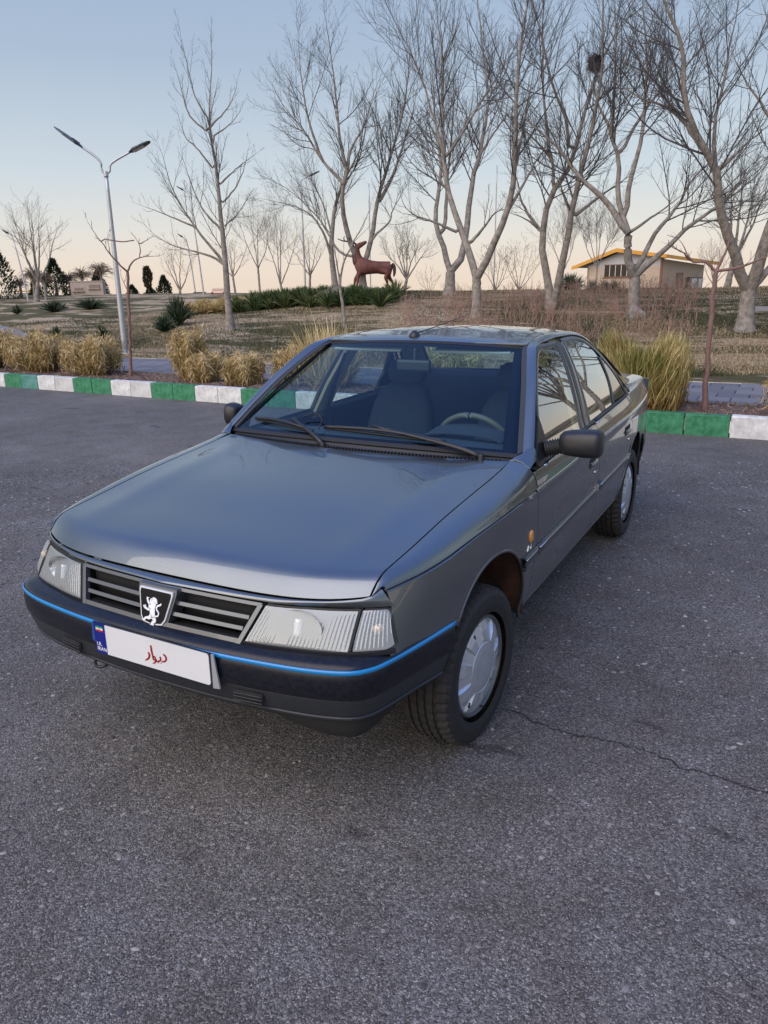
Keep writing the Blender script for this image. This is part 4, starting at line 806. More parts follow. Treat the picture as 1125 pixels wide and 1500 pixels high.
# --- beige wall block with two inset shelves
x, y = crest(130, 46); e = empty('memorial_wall', (x, y, 1.24), YAW); tag(e, 'beige masonry wall block with two inset shelves on the left crest', 'wall')
MB_ = mat('beige_render', (.38, .31, .26), .9, noise=(2.5, (.47, .39, .33), .5), bump=(10, .3)); MBd = mat('beige_recess_shade', (.24, .19, .16), .9)
boxobj('wall_block', (0, 0, .47), (1.92, .5, .95), MB_, e, .02)
for a, h in ((-.52, .55), (.42, .68)):
    o = boxobj('inset', (a+.05, -.26, h), (.62 if a > 0 else .5, .06, .2 if a > 0 else .12), MBd, e, .01); boxobj('ledge', (a+.02, -.30, h-.13), (.70, .14, .05), MB_, o, .01)  # insets stand proud; the recess shade is put into their darker beige
boxobj('coping', (0, 0, .97), (1.98, .56, .05), MB_, e, .01)
x, y = crest(40, 58); e = empty('picnic_shelter', (x, y, 1.1), YAW); tag(e, 'small yellow shelter far behind the pale wide tree', 'shelter'); MYs = mat('shelter_yellow', (.55, .30, .06), .6)
boxobj('roof', (0, 0, .62), (1.5, 1.2, .10), MYs, e); boxobj('counter', (0, 0, .25), (1.3, 1.0, .5), mat('shelter_grey', (.3, .3, .3), .8), e)
for a in (-.7, .7): tubeobj('post', [(a, -.5, 0), (a, -.5, .6)], .03, MYs, e)
x, y = crest(319, 40); e = empty('slatted_bench', (x, y, 1.28), YAW); tag(e, 'small bench with red and white slats on the crest', 'bench')
for i in range(4): boxobj('slat', (0, .05*i, .18+.08*i), (.72-.05*i, .05, .05), [mat('red_slat', (.42, .07, .05), .6), mat('white_slat', (.6, .57, .52), .6)][i % 2], e, .005)
for a in (-.3, .3): boxobj('leg', (a, .08, .1), (.05, .25, .3), M_DKST, e)
for px, w in ((289, .34), (296, .30)):
    x, y = crest(px, 42); o = boxobj('planter_box', (0, 0, .12), (w, .3, .22), mat('planter_dark', (.06, .055, .07), .8), None, .02); o.location = (x, y, 1.3); tag(o, 'small dark planter box at the foot of the %s thin lamp pole' % ('shorter' if px < 290 else 'taller'), 'planter', 'planter boxes on the crest')
# ================================================================ CAR
# car frame = world frame: x to the car's left, y to its rear, z up; origin on the ground under the front axle
def hermite(xs, ys):
    xs, ys = np.array(xs, float), np.array(ys, float); d = np.diff(ys)/np.diff(xs); m = np.r_[d[0], np.where(d[:-1]*d[1:] > 0, 2*d[:-1]*d[1:]/(d[:-1]+d[1:]+1e-12), 0), d[-1]]
    def f(x):
        x = np.clip(x, xs[0], xs[-1]); i = np.clip(np.searchsorted(xs, x, 'right')-1, 0, len(xs)-2); h = xs[i+1]-xs[i]; t = (x-xs[i])/h
        return (2*t**3-3*t**2+1)*ys[i]+(t**3-2*t**2+t)*h*m[i]+(-2*t**3+3*t**2)*ys[i+1]+(t**3-t**2)*h*m[i+1]
    return f
_side = hermite([.2, .33, .45, .60, .72, .84, .90, .955, .975, 1.05, 1.2, 1.30, 1.36, 1.39], [.775, .800, .828, .843, .8465, .841, .830, .806, .797, .771, .706, .652, .610, .56])
_T0 = hermite([-.66, -.61, -.55, -.5, -.4, -.3, -.1, .1], [.112, .077, .066, .055, .034, .018, .004, 0]); _T1 = hermite([-.66, -.565, -.49, -.41, -.3, -.1, .1, .35], [.185, .136, .104, .078, .056, .028, .008, 0])
_CZ = hermite([-.62, -.565, -.41, -.3, -.1, .1, .5, 1.0, 1.7, 2.45, 3.4], [.790, .798, .810, .818, .836, .849, .858, .859, .876, .880, .885])
def taper(y, z):
    d = 0
    if y < .35: k = min(1, max(0, (z-.6)/.24)); d += float(_T0(y))*(1-k)+float(_T1(y))*k
    if y > 2.2: d += .055*(y-2.2)**2
    return d
def XS(y, z): return float(_side(z))-taper(y, z)
def CZ(y): return float(_CZ(y))
def BZ(y): return .925+.026*(y-.58)           # belt line
M_PAINT = mat('grey_metallic_paint', (.155, .174, .184), .30, metal=.85, coat=1, coat_rough=.035)
M_BLK = mat('black_plastic', (.011, .012, .015), .42, noise=(40, (.018, .019, .022), .5)); M_BUMP = mat('bumper_black', (.005, .006, .012), .30, spec=.4, noise=(70, (.011, .012, .017), .18))
M_BUMPL = mat('bumper_grey', (.018, .021, .026), .42, noise=(25, (.026, .029, .034), .5), bump=(200, .12)); M_BLUE = mat('blue_stripe', (.006, .21, .52), .35, coat=.6)
M_CHR = mat('chrome', (.72, .73, .75), .12, metal=1); M_RUB = mat('rubber_seal', (.012, .012, .013), .6); M_DARK = mat('underbody_black', (.012, .012, .012), .9)
M_TYRE = mat('tyre_rubber', (.011, .012, .014), .62, noise=(14, (.019, .019, .020), .5), bump=(60, .2)); M_TREAD = mat('dusty_tread', (.013, .013, .014), .85, noise=(12, (.040, .034, .029), .5), bump=(50, .4))
M_CAP = mat('silver_hubcap', (.56, .60, .64), .34, metal=.6, noise=(10, (.48, .52, .56), .5)); M_RUST = mat('rusty_liner', (.014, .009, .008), .95, noise=(11, (.105, .042, .022), .42), bump=(20, .9))
M_TRIM = mat('interior_blue_grey', (.028, .035, .047), .85); M_SEAT = mat('seat_cloth', (.018, .024, .036), .9, noise=(60, (.030, .037, .052), .5)); M_BEIGE = mat('beige_trim', (.36, .31, .20), .75); M_HEADL = mat('headliner', (.30, .29, .26), .9)
M_SATIN = mat('satin_grey', (.10, .11, .115), .45, metal=.4)
def glass_mat(name, tint, refl=1.0, rough=0.0, ior=1.5):
    m = bpy.data.materials.new(name); m.use_nodes = True; nt = m.node_tree; nt.nodes.remove(nt.nodes['Principled BSDF']); o = nt.nodes['Material Output']
    t = nt.nodes.new('ShaderNodeBsdfTransparent'); t.inputs[0].default_value = (*tint, 1); g = nt.nodes.new('ShaderNodeBsdfGlossy'); g.inputs['Roughness'].default_value = rough; g.inputs[0].default_value = (.95, .98, 1, 1)
    f = nt.nodes.new('ShaderNodeFresnel'); ge = nt.nodes.new('ShaderNodeNewGeometry'); mi = nt.nodes.new('ShaderNodeMapRange'); mi.inputs[3].default_value = ior; mi.inputs[4].default_value = 1/ior; nt.links.new(ge.outputs['Backfacing'], mi.inputs[0]); nt.links.new(mi.outputs[0], f.inputs[0]); ml = nt.nodes.new('ShaderNodeMath'); ml.operation = 'MULTIPLY'; ml.inputs[1].default_value = refl; ml.use_clamp = True
    x = nt.nodes.new('ShaderNodeMixShader'); nt.links.new(f.outputs[0], ml.inputs[0]); nt.links.new(ml.outputs[0], x.inputs[0]); nt.links.new(t.outputs[0], x.inputs[1]); nt.links.new(g.outputs[0], x.inputs[2]); nt.links.new(x.outputs[0], o.inputs[0]); return m
M_WS = glass_mat('windshield_glass', (.72, .92, .96), .85, .0, 1.5); M_SG = glass_mat('side_glass', (.72, .80, .80), 2.4, 0, 1.5)
def lens_mat():
    m = bpy.data.materials.new('ribbed_lens'); m.use_nodes = True; nt = m.node_tree; b = nt.nodes['Principled BSDF']; o = nt.nodes['Material Output']
    b.inputs['Base Color'].default_value = (.56, .59, .58, 1); b.inputs['Roughness'].default_value = .10; b.inputs['Coat Weight'].default_value = 1; b.inputs['Metallic'].default_value = .25
    t = nt.nodes.new('ShaderNodeTexCoord'); w = nt.nodes.new('ShaderNodeTexWave'); w.inputs['Scale'].default_value = 32; w.bands_direction = 'X'; nt.links.new(t.outputs['Object'], w.inputs['Vector'])
    bp = nt.nodes.new('ShaderNodeBump'); bp.inputs['Strength'].default_value = .0; bp.inputs['Distance'].default_value = .004; nt.links.new(w.outputs[0], bp.inputs['Height']); nt.links.new(bp.outputs[0], b.inputs['Normal'])
    tr = nt.nodes.new('ShaderNodeBsdfTransparent'); tr.inputs[0].default_value = (.95, .98, .98, 1); x = nt.nodes.new('ShaderNodeMixShader'); x.inputs[0].default_value = .46
    nt.links.new(tr.outputs[0], x.inputs[1]); nt.links.new(b.outputs[0], x.inputs[2]); nt.links.new(x.outputs[0], o.inputs[0]); return m
M_LENS = lens_mat(); M_REFL = mat('lamp_reflector', (.80, .82, .83), .16, metal=.9)
def vary_paint():
    nt = M_PAINT.node_tree; b = nt.nodes['Principled BSDF']; t = nt.nodes.new('ShaderNodeTexCoord')
    for sc, sock, lo, hi in ((3.2, 'Roughness', .25, .36), (1.7, 'Coat Roughness', .008, .035)):
        n = nt.nodes.new('ShaderNodeTexNoise'); n.inputs['Scale'].default_value = sc; n.inputs['Detail'].default_value = 7; m = nt.nodes.new('ShaderNodeMapRange'); m.inputs[1].default_value = .3; m.inputs[2].default_value = .7; m.inputs[3].default_value = lo; m.inputs[4].default_value = hi
        nt.links.new(t.outputs['Object'], n.inputs['Vector']); nt.links.new(n.outputs[0], m.inputs[0]); nt.links.new(m.outputs[0], b.inputs[sock])
vary_paint()
car = empty('parked_car', (0, 0, 0)); tag(car, 'dark grey sedan with blue bumper stripe parked on the asphalt', 'car')
def patch(name, P, m, parent=car, thick=.010, mirror=False, smooth=True, hint=None, bev=.0015):
    """P (nu,nv,3) grid -> panel with returned edges"""
    P = np.array(P, float)
    if mirror: P = P*np.array([-1, 1, 1])
    nu, nv = P.shape[:2]; i = np.arange(nu*nv).reshape(nu, nv)
    F = np.stack([i[:-1, :-1], i[1:, :-1], i[1:, 1:], i[:-1, 1:]], -1).reshape(-1, 4)
    V = P.reshape(-1, 3); q = V[F]; n = np.cross(q[:, 2]-q[:, 0], q[:, 3]-q[:, 1]); ns = n.sum(0); c = V.mean(0)
    ref = np.array(hint if hint is not None else (c-np.array([0, 1.35, .55]))*np.array([1, .6, 1]), float)
    if hint is not None and mirror: ref = ref*np.array([-1, 1, 1])
    if ns@ref < 0: F = F[:, ::-1]
    bm = bmesh.new(); bv = [bm.verts.new(v) for v in V]
    for f in F:
        if len({tuple(np.round(V[k], 6)) for k in f}) < 3: continue
        try: bm.faces.new([bv[k] for k in f])
        except ValueError: pass
    bmesh.ops.remove_doubles(bm, verts=bm.verts[:], dist=1e-5)
    me = bpy.data.meshes.new(name); bm.to_mesh(me); bm.free(); o = link(name, me, parent, m, smooth)
    if thick:
        s = o.modifiers.new('solid', 'SOLIDIFY'); s.thickness = thick; s.offset = -1
        if bev: b = o.modifiers.new('bev', 'BEVEL'); b.width = bev; b.segments = 2; b.limit_method = 'ANGLE'; b.angle_limit = radians(50); b.harden_normals = True
    return o
def both(name, P, m, **k): return patch(name, P, m, **k), patch(name, P, m, mirror=True, **k)
G = lambda fn, us, vs: [[fn(u, v) for v in vs] for u in us]
lin = np.linspace
# ---------------- hood
hs = hermite([-.74, -.62, -.541, -.356, -.11, .094, .29, .49], [.800, .819, .833, .857, .892, .914, .933, .957])
hw_ = hermite([-.76, -.62, -.54, -.36, -.11, .1, .3, .5], [.680, .683, .690, .697, .704, .710, .715, .718])
def yf(x): r = abs(x)/.683; return -.694+.010*r*r+.082*r**5
def yr(x): return .395+.185*x*x
def hood(u, v):
    y0 = yf(u*.683); y1 = yr(u*.715); y = y0+(y1-y0)*v; x = u*float(hw_(y)); t = 1-u*u
    d = (y-y0); z = float(hs(y))+.013*t+.004*sin(pi*min(1, v*1.1))*t*(1-t)
    nose = max(0, 1-d/.085); z -= (.020*t+.041)*nose**2.0
    # two soft longitudinal swages
    z += .0045*math.exp(-((abs(u)-.78)/.10)**2)*sm(v*4)*sm((1-v)*6)
    return (x, y, z)
patch('hood', G(hood, np.sin(lin(-pi/2, pi/2, 41)), np.r_[lin(0, .12, 9), lin(.16, 1, 26)]), M_PAINT, thick=.0045, bev=.0015)
# ---------------- fenders
ARC = (.02, .33, .395); ARR = (2.669, .33, .385)
def arch_z(y, A): d = A[2]**2-(y-A[0])**2; return A[1]+sqrt(d) if d > 0 else 0
def fender():
    ang = lin(0, pi, 34); ys = sorted(set(np.round(np.r_[lin(-.55, -.37, 9), ARC[0]-(ARC[2]-.0005)*np.cos(ang), lin(.42, .487, 5)], 5)))
    vs = np.r_[lin(0, .78, 12), .86, .92, .945, .958, .975, .988, 1.0]
    cols = []
    for y in ys:
        zb = .36 if y > .3 else .6
        a = arch_z(y, ARC); zb = max(zb if y < -.2 else .36, a) if a else zb
        if y < -.2: zb = max(zb, .60)
        fr = max(0, 1-(y+.55)/.14); y_ = y; cz = CZ(y-.015*fr); col = []
        for v in vs:
            z = zb+(cz-zb)*v; y = y_+fr*float(np.interp(z, [.60, .636, .742, .80], [-.070, -.062, -.016, -.015])); x = XS(y, z)
            if v == .958: x += .0045
            if v in (.975, .988): x -= .0065
            col.append((x, y, z))
        y = y_-.015*fr; xc, zc = XS(y, cz), cz
        # shoulder up to the hood gap; the front columns run forward along the hood
        yy = y; xh = float(hw_(y))+.005; zh = float(hs(y))
        for t in (.06, .16, .28, .4, .52, .64, .76, .88, 1.0):
            p0 = np.array([xc-.004, yy, zc+.004]); p1 = np.array([xc-.012, yy-.012*fr, max(zh, zc)+.003-.016*fr]); yh = yy-.037*fr
            p2 = np.array([float(hw_(yh))+.005, yh, float(hs(yh))-.041*max(0, 1-max(0, yh+.602)/.085)**2])
            if y > .40: k = (y-.40)/.09; p2[2] += .006*k
            q = (1-t)**2*p0+2*t*(1-t)*p1+t*t*p2; col.append(tuple(q))
        cols.append(col)
    return cols
both('fender', fender(), M_PAINT, hint=(1, 0, .3))
# front cap between hood edge, lamps and grille
_yb = hermite([0, .352, .55, .664, .72, .7685, .80], [-.785, -.767, -.728, -.690, -.655, -.6135, -.56]); _yt = hermite([0, .395, .55, .665, .71, .742, .78], [-.736, -.710, -.668, -.620, -.592, -.566, -.53])
def YP(x, z):
    ax = abs(x); k = (z-.638)/.106; return float(_yb(ax))*(1-k)+float(_yt(ax))*k
def zlt(ax): return .744
capx = np.r_[-lin(.742, 0, 34), lin(0, .742, 34)[1:]]
def cap(u, v):
    ax = abs(u); sg = 1 if u >= 0 else -1
    tx = float(np.interp(ax, [0, .2, .4, .55, .69, .742], [0, .2, .39, .53, .683, .705]))
    ty = yf(tx)-.004 if tx < .6829 else float(np.interp(tx, [.683, .705], [yf(.683)-.004, -.568]))
    tz = hood(min(1, tx/.683), 0)[2]-.004 if tx < .6829 else float(np.interp(tx, [.683, .705], [hood(1, 0)[2]-.004, .796]))
    bz = .748; by = YP(ax, bz)
    p0 = np.array([ax, by, bz]); p2 = np.array([tx, ty, tz]); p1 = np.array([(ax+tx)/2, (by+ty)/2-.010, (bz+tz)/2+.009])
    t = v; q = (1-t)**2*p0+2*t*(1-t)*p1+t*t*p2; return (sg*q[0], q[1], q[2])
patch('front_panel', G(cap, capx, lin(0, 1, 7)), M_PAINT, hint=(0, -1, .5))
# ---------------- headlamps and indicators
def lamp_surf(x, z, off=0): return (x, YP(x, z)-off, z)
def lampm(mirror):
    s = -1 if mirror else 1
    NR = 26
    def main(u, v, off=0.0, e=0): xi = .352+.043*v+e; x = xi+(.660-e-xi)*u; z = .640+e+(zlt(x)-.004-.640-2*e)*v; return lamp_surf(x, z, off)
    def ind(u, v, off=0.0, e=0): xi = .673; xo = .7685-.0265*v; x = xi+(xo-xi)*u; kc = max(0, (u-.72)/.28)**3; z = .641+e+.010*kc+(.742-.641-2*e-.026*kc)*v; return lamp_surf(x, z, off)
    k = dict(mirror=mirror, hint=(.3, -1, 0))
    h = patch('headlight', G(lambda u, v: main(u, v, -.075+.045*(abs(2*u-1)**3)+.02*(abs(2*v-1)**3)), lin(0, 1, 12), lin(0, 1, 8)), M_REFL, **k)
    patch('lens', G(lambda u, v: main(u, v, .004+.006*max(0, sin(pi*u))**.5*max(0, sin(pi*v))**.5+.0006*cos(2*pi*NR*u)*(.06 < v < .94)*(1-.75*(v < .5)*(.30 < u < .42))), lin(0, 1, 6*NR+1), np.r_[0, .03, .07, lin(.12, .88, 7), .93, .97, 1]), M_LENS, h, thick=0, **k)
    bowl = lathe('reflector_bowl', [(0, .001), (.004, .02), (.018, .042), (.045, .058)], 24, M_REFL, h, axis='x')
    bowl.location = (s*.51, -.66, .695); bowl.rotation_euler = (0, 0, radians(-90)+0); bowl.scale = (1, 1.25, .85)
    bulb = tubeobj('bulb_shield', [(s*.50, -.712, .665), (s*.50, -.70, .712)], .012, mat('bulb_glass', (.75, .77, .77), .1), h, 8); bulb.scale = (1, 1, 1)
    fr = patch('lamp_gasket', G(lambda u, v: main(-.012+1.024*u, -.04+1.065*v, -.008), lin(0, 1, 12), lin(0, 1, 6)), M_RUB, h, thick=.03, **k)
    i = patch('indicator', G(lambda u, v: ind(.03+.90*u, v, -.030+.014*u, .006), lin(0, 1, 8), lin(0, 1, 6)), M_REFL, **k)
    patch('lens', G(lambda u, v: ind(u, v, .004+.005*max(0, sin(pi*v))**.5+.0007*cos(2*pi*9*u)*(.06 < v < .94)), lin(0, 1, 85), np.r_[0, .03, .07, lin(.12, .88, 6), .93, .97, 1]), M_LENS, i, thick=0, **k)
    patch('lamp_gasket', G(lambda u, v: ind(-.03+1.05*u, -.04+1.065*v, -.009), lin(0, 1, 10), lin(0, 1, 6)), M_RUB, i, thick=.02, **k)
    b = tubeobj('bulb', [(s*.715, -.60, .69), (s*.715, -.625, .69)], .014, mat('amber_bulb', (.8, .62, .42), .3), i, 8)
    # chrome-like strip and filler under the lamps
    patch('lamp_trim', G(lambda u, v: lamp_surf(.345+.428*u, .624+.014*v, .004-.01*(1-v)), lin(0, 1, 22), lin(0, 1, 3)), M_BLK, **k)
lampm(False); lampm(True)
# ---------------- grille
M_GR = mat('grille_grey', (.115, .125, .132), .38, metal=.6, coat=.5)
gz0, gz1 = .628, .740
def gin(z): return .338+.043*(z-.64)/.1
patch('grille_recess', G(lambda u, v: (u*.35, YP(u*.35, .68)+.05, gz0+(gz1-gz0)*v), lin(-1, 1, 20), lin(0, 1, 3)), M_DARK, hint=(0, -1, 0), bev=0)
gr = patch('grille_frame', G(lambda u, v: (u*gin(gz0), YP(u*gin(gz0), gz0+.016*v)-.004+.0*v, gz0-.006+.020*v), lin(-1, 1, 30), lin(0, 1, 4)), M_GR, hint=(0, -1, 0), thick=.02)
patch('frame_top', G(lambda u, v: (u*gin(gz1), YP(u*gin(gz1), gz1-.006+.01*v)-.003, gz1-.006+.011*v), lin(-1, 1, 30), lin(0, 1, 3)), M_GR, gr, hint=(0, -1, 0), thick=.02)
for s in (-1, 1):
    patch('frame_end', G(lambda u, v: (s*(gin(z := gz0+(gz1-gz0)*v)-.013+.017*u), YP(gin(z)-.02+.026*u, z)-.004, z), lin(0, 1, 4), lin(0, 1, 6)), M_GR, gr, hint=(0, -1, 0), thick=.02)
for r, zc in enumerate((.668, .700)):
    for s in (-1, 1):
        patch('grille_bar', G(lambda u, v: (s*(.066+(gin(zc)-.085)*u), YP(.07+.27*u, zc)-.002+.006*v, zc-.0065+.012*v), lin(0, 1, 14), lin(0, 1, 4)), M_GR, gr, hint=(0, -1, 0), thick=.009)
for s in (-1, 1):
    patch('recess_side', [[(s*(gin(z)-.002), YP(gin(z), z)+.001+.055*u, z) for z in lin(gz0, gz1, 4)] for u in (0, 1)], M_DARK, mirror=False, hint=(-s, 0, 0), thick=.003, bev=0)
patch('recess_floor', [[(u*.345, YP(u*.345, gz0)+.055*v, gz0+.004) for v in (0, 1)] for u in lin(-1, 1, 20)], M_DARK, hint=(0, 0, 1), thick=.003, bev=0)
# badge surround
def shield(k, y, dz=0):
    t, b, h0, h1 = .070*k, .044*k, .684+.052*k+dz, .684-.056*k+dz
    P = [(-t, h0), (t, h0), (t*1.02, h0-.012*k), (b+.008*k, h1+.018*k), (b-.004*k, h1+.002), (0, h1-.004*k), (-b+.004*k, h1+.002), (-b-.008*k, h1+.018*k), (-t*1.02, h0-.012*k)]
    return [(x, y+.30*(z-.64), z) for x, z in P]
def prism(name, A, B, m, parent):
    n = len(A); return pymesh(name, A+B, [tuple(range(n))[::-1], tuple(range(n, 2*n))]+[(i, (i+1) % n, (i+1) % n+n, i+n) for i in range(n)], m, parent)
bd = prism('badge', shield(1.18, -.73), shield(1.12, -.783), M_GR, car)
prism('badge_rim', shield(1.0, -.76), shield(.98, -.789), mat('badge_chrome', (.62, .66, .72), .4, metal=.4), bd)
prism('badge_field', shield(.90, -.77), shield(.89, -.7915), mat('badge_black', (.003, .003, .005), .4, spec=.2), bd)
def strokes(name, segs, f, m, parent, th=.002, nrm=(0, -1, 0)):
    """flat marks: segs = list of (points, widths); f maps (u,v) to a place on the thing"""
    V = []; F = []
    for pts, ws in segs:
        n = max(8, 5*len(pts)); P = catmull([(a, b, 0) for a, b in pts], n); w = np.interp(lin(0, 1, n), lin(0, 1, len(ws)), ws)
        T = np.gradient(P, axis=0); T /= np.linalg.norm(T, axis=1)[:, None]+1e-9; Nn = np.stack([-T[:, 1], T[:, 0]], 1); o = len(V)
        for k in range(n):
            for s in (-1, 1):
                q = f(P[k, 0]+Nn[k, 0]*w[k]/2*s, P[k, 1]+Nn[k, 1]*w[k]/2*s); V.append(Vector(q)); V.append(Vector(q)+Vector(nrm)*th)
        for k in range(n-1):
            a = o+4*k; b = a+4
            F += [(a+1, b+1, b+3, a+3), (a, a+1, a+3, a+2)[::-1] if k == 0 else (a, b, b+1, a+1), (a, b, b+1, a+1), (a+2, a+3, b+3, b+2)]
    F = list(dict.fromkeys(F)); bm = bmesh.new(); bv = [bm.verts.new(v) for v in V]
    for q in F:
        try: bm.faces.new([bv[x] for x in q])
        except ValueError: pass
    return bm_obj(name, bm, m, parent)
# rampant lion of the badge, in shield pixels
def lf(X, Y):
    u = (X-560)/202.; v = (Y-130)/200.; x = u*.14+.006*v; z = .684-.006-v*.112; return (x, -.7917+.30*(z-.64), z)
LION = [([(548, 92), (560, 86), (572, 92), (574, 100)], [12, 30, 26, 8]), ([(538, 96), (546, 84), (556, 78)], [4, 10, 8]), ([(560, 98), (552, 122), (556, 146), (560, 172), (562, 184)], [34, 42, 32, 28, 22]),
        ([(545, 112), (530, 104), (522, 88), (521, 76)], [14, 11, 8, 9]), ([(545, 134), (528, 142), (512, 132), (500, 126)], [14, 11, 8, 9]), ([(515, 120), (506, 128)], [4, 5]), ([(514, 142), (503, 132)], [4, 5]),
        ([(554, 168), (540, 184), (520, 188), (510, 200), (498, 198)], [24, 19, 12, 10, 6]), ([(563, 176), (574, 196), (560, 208), (566, 220), (548, 222)], [24, 18, 12, 11, 7]),
        ([(568, 170), (590, 166), (594, 148), (580, 130), (586, 112), (602, 104), (606, 94)], [8, 6, 6, 6, 7, 10, 5]), ([(574, 98), (584, 100)], [10, 3]), ([(530, 78), (523, 84)], [4, 4])]
strokes('lion_emblem', LION, lf, mat('bright_chrome', (.78, .82, .88), .45, metal=.35), bd, .0022)
# ---------------- front bumper
_bp = catmull([(0, -.833, 0), (.25, -.824, 0), (.465, -.800, 0), (.60, -.774, 0), (.695, -.738, 0), (.735, -.695, 0), (.756, -.645, 0), (.790, -.50, 0), (.826, -.30, 0)], 46)
_bt = np.gradient(_bp, axis=0); _bt /= np.linalg.norm(_bt, axis=1)[:, None]; _bn = np.stack([_bt[:, 1], -_bt[:, 0], 0*_bt[:, 0]], 1)
def bump_strip(prof, yend=None):
    cols = []
    n = len(_bp)
    for i in list(range(n-1, 0, -1))+list(range(n)):
        s = -1 if len(cols) < n-1 else 1; col = []
        for off, z in prof:
            p = _bp[i]+_bn[i]*off
            if i > n-8: p = p+np.array([-.001, 0, 0])*0+np.array([0, -(.60-z)*.35*(i-n+8)/7*1.0, 0])*(z < .6)
            col.append((s*p[0], p[1], z+.008*sm((z-.36)/.15)))
        cols.append(col)
    return cols
fb = patch('front_bumper', bump_strip([(-.075, .624), (-.05, .622), (-.022, .617), (-.008, .610), (-.001, .603), (0, .598)]), M_BUMP, hint=(0, -.5, 1), thick=.01)
patch('bumper_face', bump_strip([(-.001, .588), (.003, .578), (.005, .56), (.004, .535), (.001, .512), (-.004, .502)]), M_BUMP, fb, hint=(0, -1, 0))
patch('blue_stripe', bump_strip([(.001, .586), (.0045, .588), (.0055, .5945), (.0045, .601), (.001, .602)]), M_BLUE, fb, hint=(0, -1, 0), thick=.004, bev=0)
patch('lower_face', bump_strip([(-.007, .500), (-.008, .490), (-.012, .472), (-.018, .455), (-.022, .444)]), M_BUMPL, fb, hint=(0, -1, 0))
patch('bumper_lip', bump_strip([(-.023, .443), (-.019, .440), (-.020, .434), (-.034, .431)]), M_BUMPL, fb, hint=(0, -1, 0))
patch('valance', bump_strip([(-.035, .430), (-.055, .412), (-.085, .385), (-.12, .362), (-.2, .35)]), M_DARK, fb, hint=(0, -1, 0), bev=0)
# black air dam lobes below the corners
for s in (-1, 1):
    cols = []
    for k_, i_ in enumerate(range(15, 40)):
        q_ = sin(pi*k_/24)**.6*(1 if s > 0 else .35); p = _bp[i_]; n_ = _bn[i_]; cols.append([(s*(p+n_*o)[0], (p+n_*o)[1], z) for o, z in ((-.050, .436), (-.052, .436-.045*q_), (-.060, .436-.078*q_), (-.090, .436-.090*q_))])
    patch('air_dam', cols, M_DARK, fb, hint=(0, -1, 0), bev=0)
# air slots right and left of the plate
for s in (-1, 1):
    v = patch('air_slot', [[(s*(.33+.10*u), -.812+.012*u-.002, .460+.036*w) for w in lin(0, 1, 3)] for u in lin(0, 1, 4)], M_DARK, hint=(0, -1, 0), thick=.004, bev=0)
    for k in range(3): patch('slot_bar', [[(s*(.332+.096*u), -.817+.012*u-.002, .464+.011*k+.004*w) for w in (0, 1)] for u in lin(0, 1, 4)], M_BUMPL, v, hint=(0, -1, 0), thick=.004)
# tow eye
bm = bmesh.new(); rg = []
for i in range(20):
    a = 2*pi*i/20; rg.append((-.255+.030*cos(a), -.795+.022*sin(a)-.006*cos(a), .436+.006*sin(a)))
tubeobj('tow_eye', rg+[rg[0]], .0055, M_BLK, car, 6, 60)
# ---------------- number plate
pl_ = prism('number_plate', [(-.214, -.838, .503), (.279, -.838, .503), (.279, -.838, .615), (-.214, -.838, .615)], [(-.214, -.842, .503), (.279, -.842, .503), (.279, -.842, .615), (-.214, -.842, .615)], M_BLK, car)
def rr(x0, x1, z0, z1, r, y):
    P = []
    for cx, cz, a0 in ((x1-r, z0+r, -90), (x1-r, z1-r, 0), (x0+r, z1-r, 90), (x0+r, z0+r, 180)):
        for k in range(5): a = radians(a0+k*22.5); P.append((cx+r*cos(a), y, cz+r*sin(a)))
    return P
M_PLW = mat('plate_white', (.62, .63, .64), .4, noise=(8, (.68, .69, .70), .5)); M_PLB = mat('plate_blue', (.006, .014, .20), .35)
prism('plate_face', rr(-.206, .272, .508, .611, .010, -.842), rr(-.206, .272, .508, .611, .010, -.8445), M_PLW, pl_)
prism('blue_band', [(-.207, -.843, .507), (-.160, -.843, .507), (-.160, -.843, .612), (-.207, -.843, .612)], [(-.207, -.8455, .507), (-.160, -.8455, .507), (-.160, -.8455, .612), (-.207, -.8455, .612)], M_PLB, pl_)
for nm, z0, z1, c in (('flag_green', .5975, .6035, (.02, .25, .07)), ('flag_white', .5915, .5975, (.7, .7, .7)), ('flag_red', .5855, .5915, (.45, .02, .02))):
    prism(nm, [(-.200, -.8455, z0), (-.168, -.8455, z0), (-.168, -.8455, z1), (-.200, -.8455, z1)], [(-.200, -.8462, z0), (-.168, -.8462, z0), (-.168, -.8462, z1), (-.200, -.8462, z1)], mat(nm, c, .5), pl_)
tubeobj('flag_emblem', [(-.184, -.8462, .5945), (-.184, -.8468, .5945)], .0022, mat('flag_mark', (.45, .03, .03), .5), pl_, 6)
M_INKW = mat('plate_letter_white', (.75, .77, .8), .5)
for t, z in (('I.R.', .540), ('IRAN', .523)):
    c = bpy.data.curves.new('plate_text', 'FONT'); c.body = t; c.size = .0185; c.extrude = .0004; c.materials.append(M_INKW); o_ = bpy.data.objects.new('plate_text', c); COL.objects.link(o_); bpy.context.view_layer.update(); me = bpy.data.meshes.new_from_object(o_.evaluated_get(bpy.context.evaluated_depsgraph_get())); bpy.data.objects.remove(o_); o = bpy.data.objects.new('plate_text', me); COL.objects.link(o); o.parent = pl_
    o.location = (-.203, -.8461, z-.006); o.rotation_euler = (radians(90), 0, 0)
def pf(X, Y):
    u = (X-160)/725.; v = (Y-235-205*u)/(178+12*u); return (-.207+u*.479, -.8448, .612-v*.106)
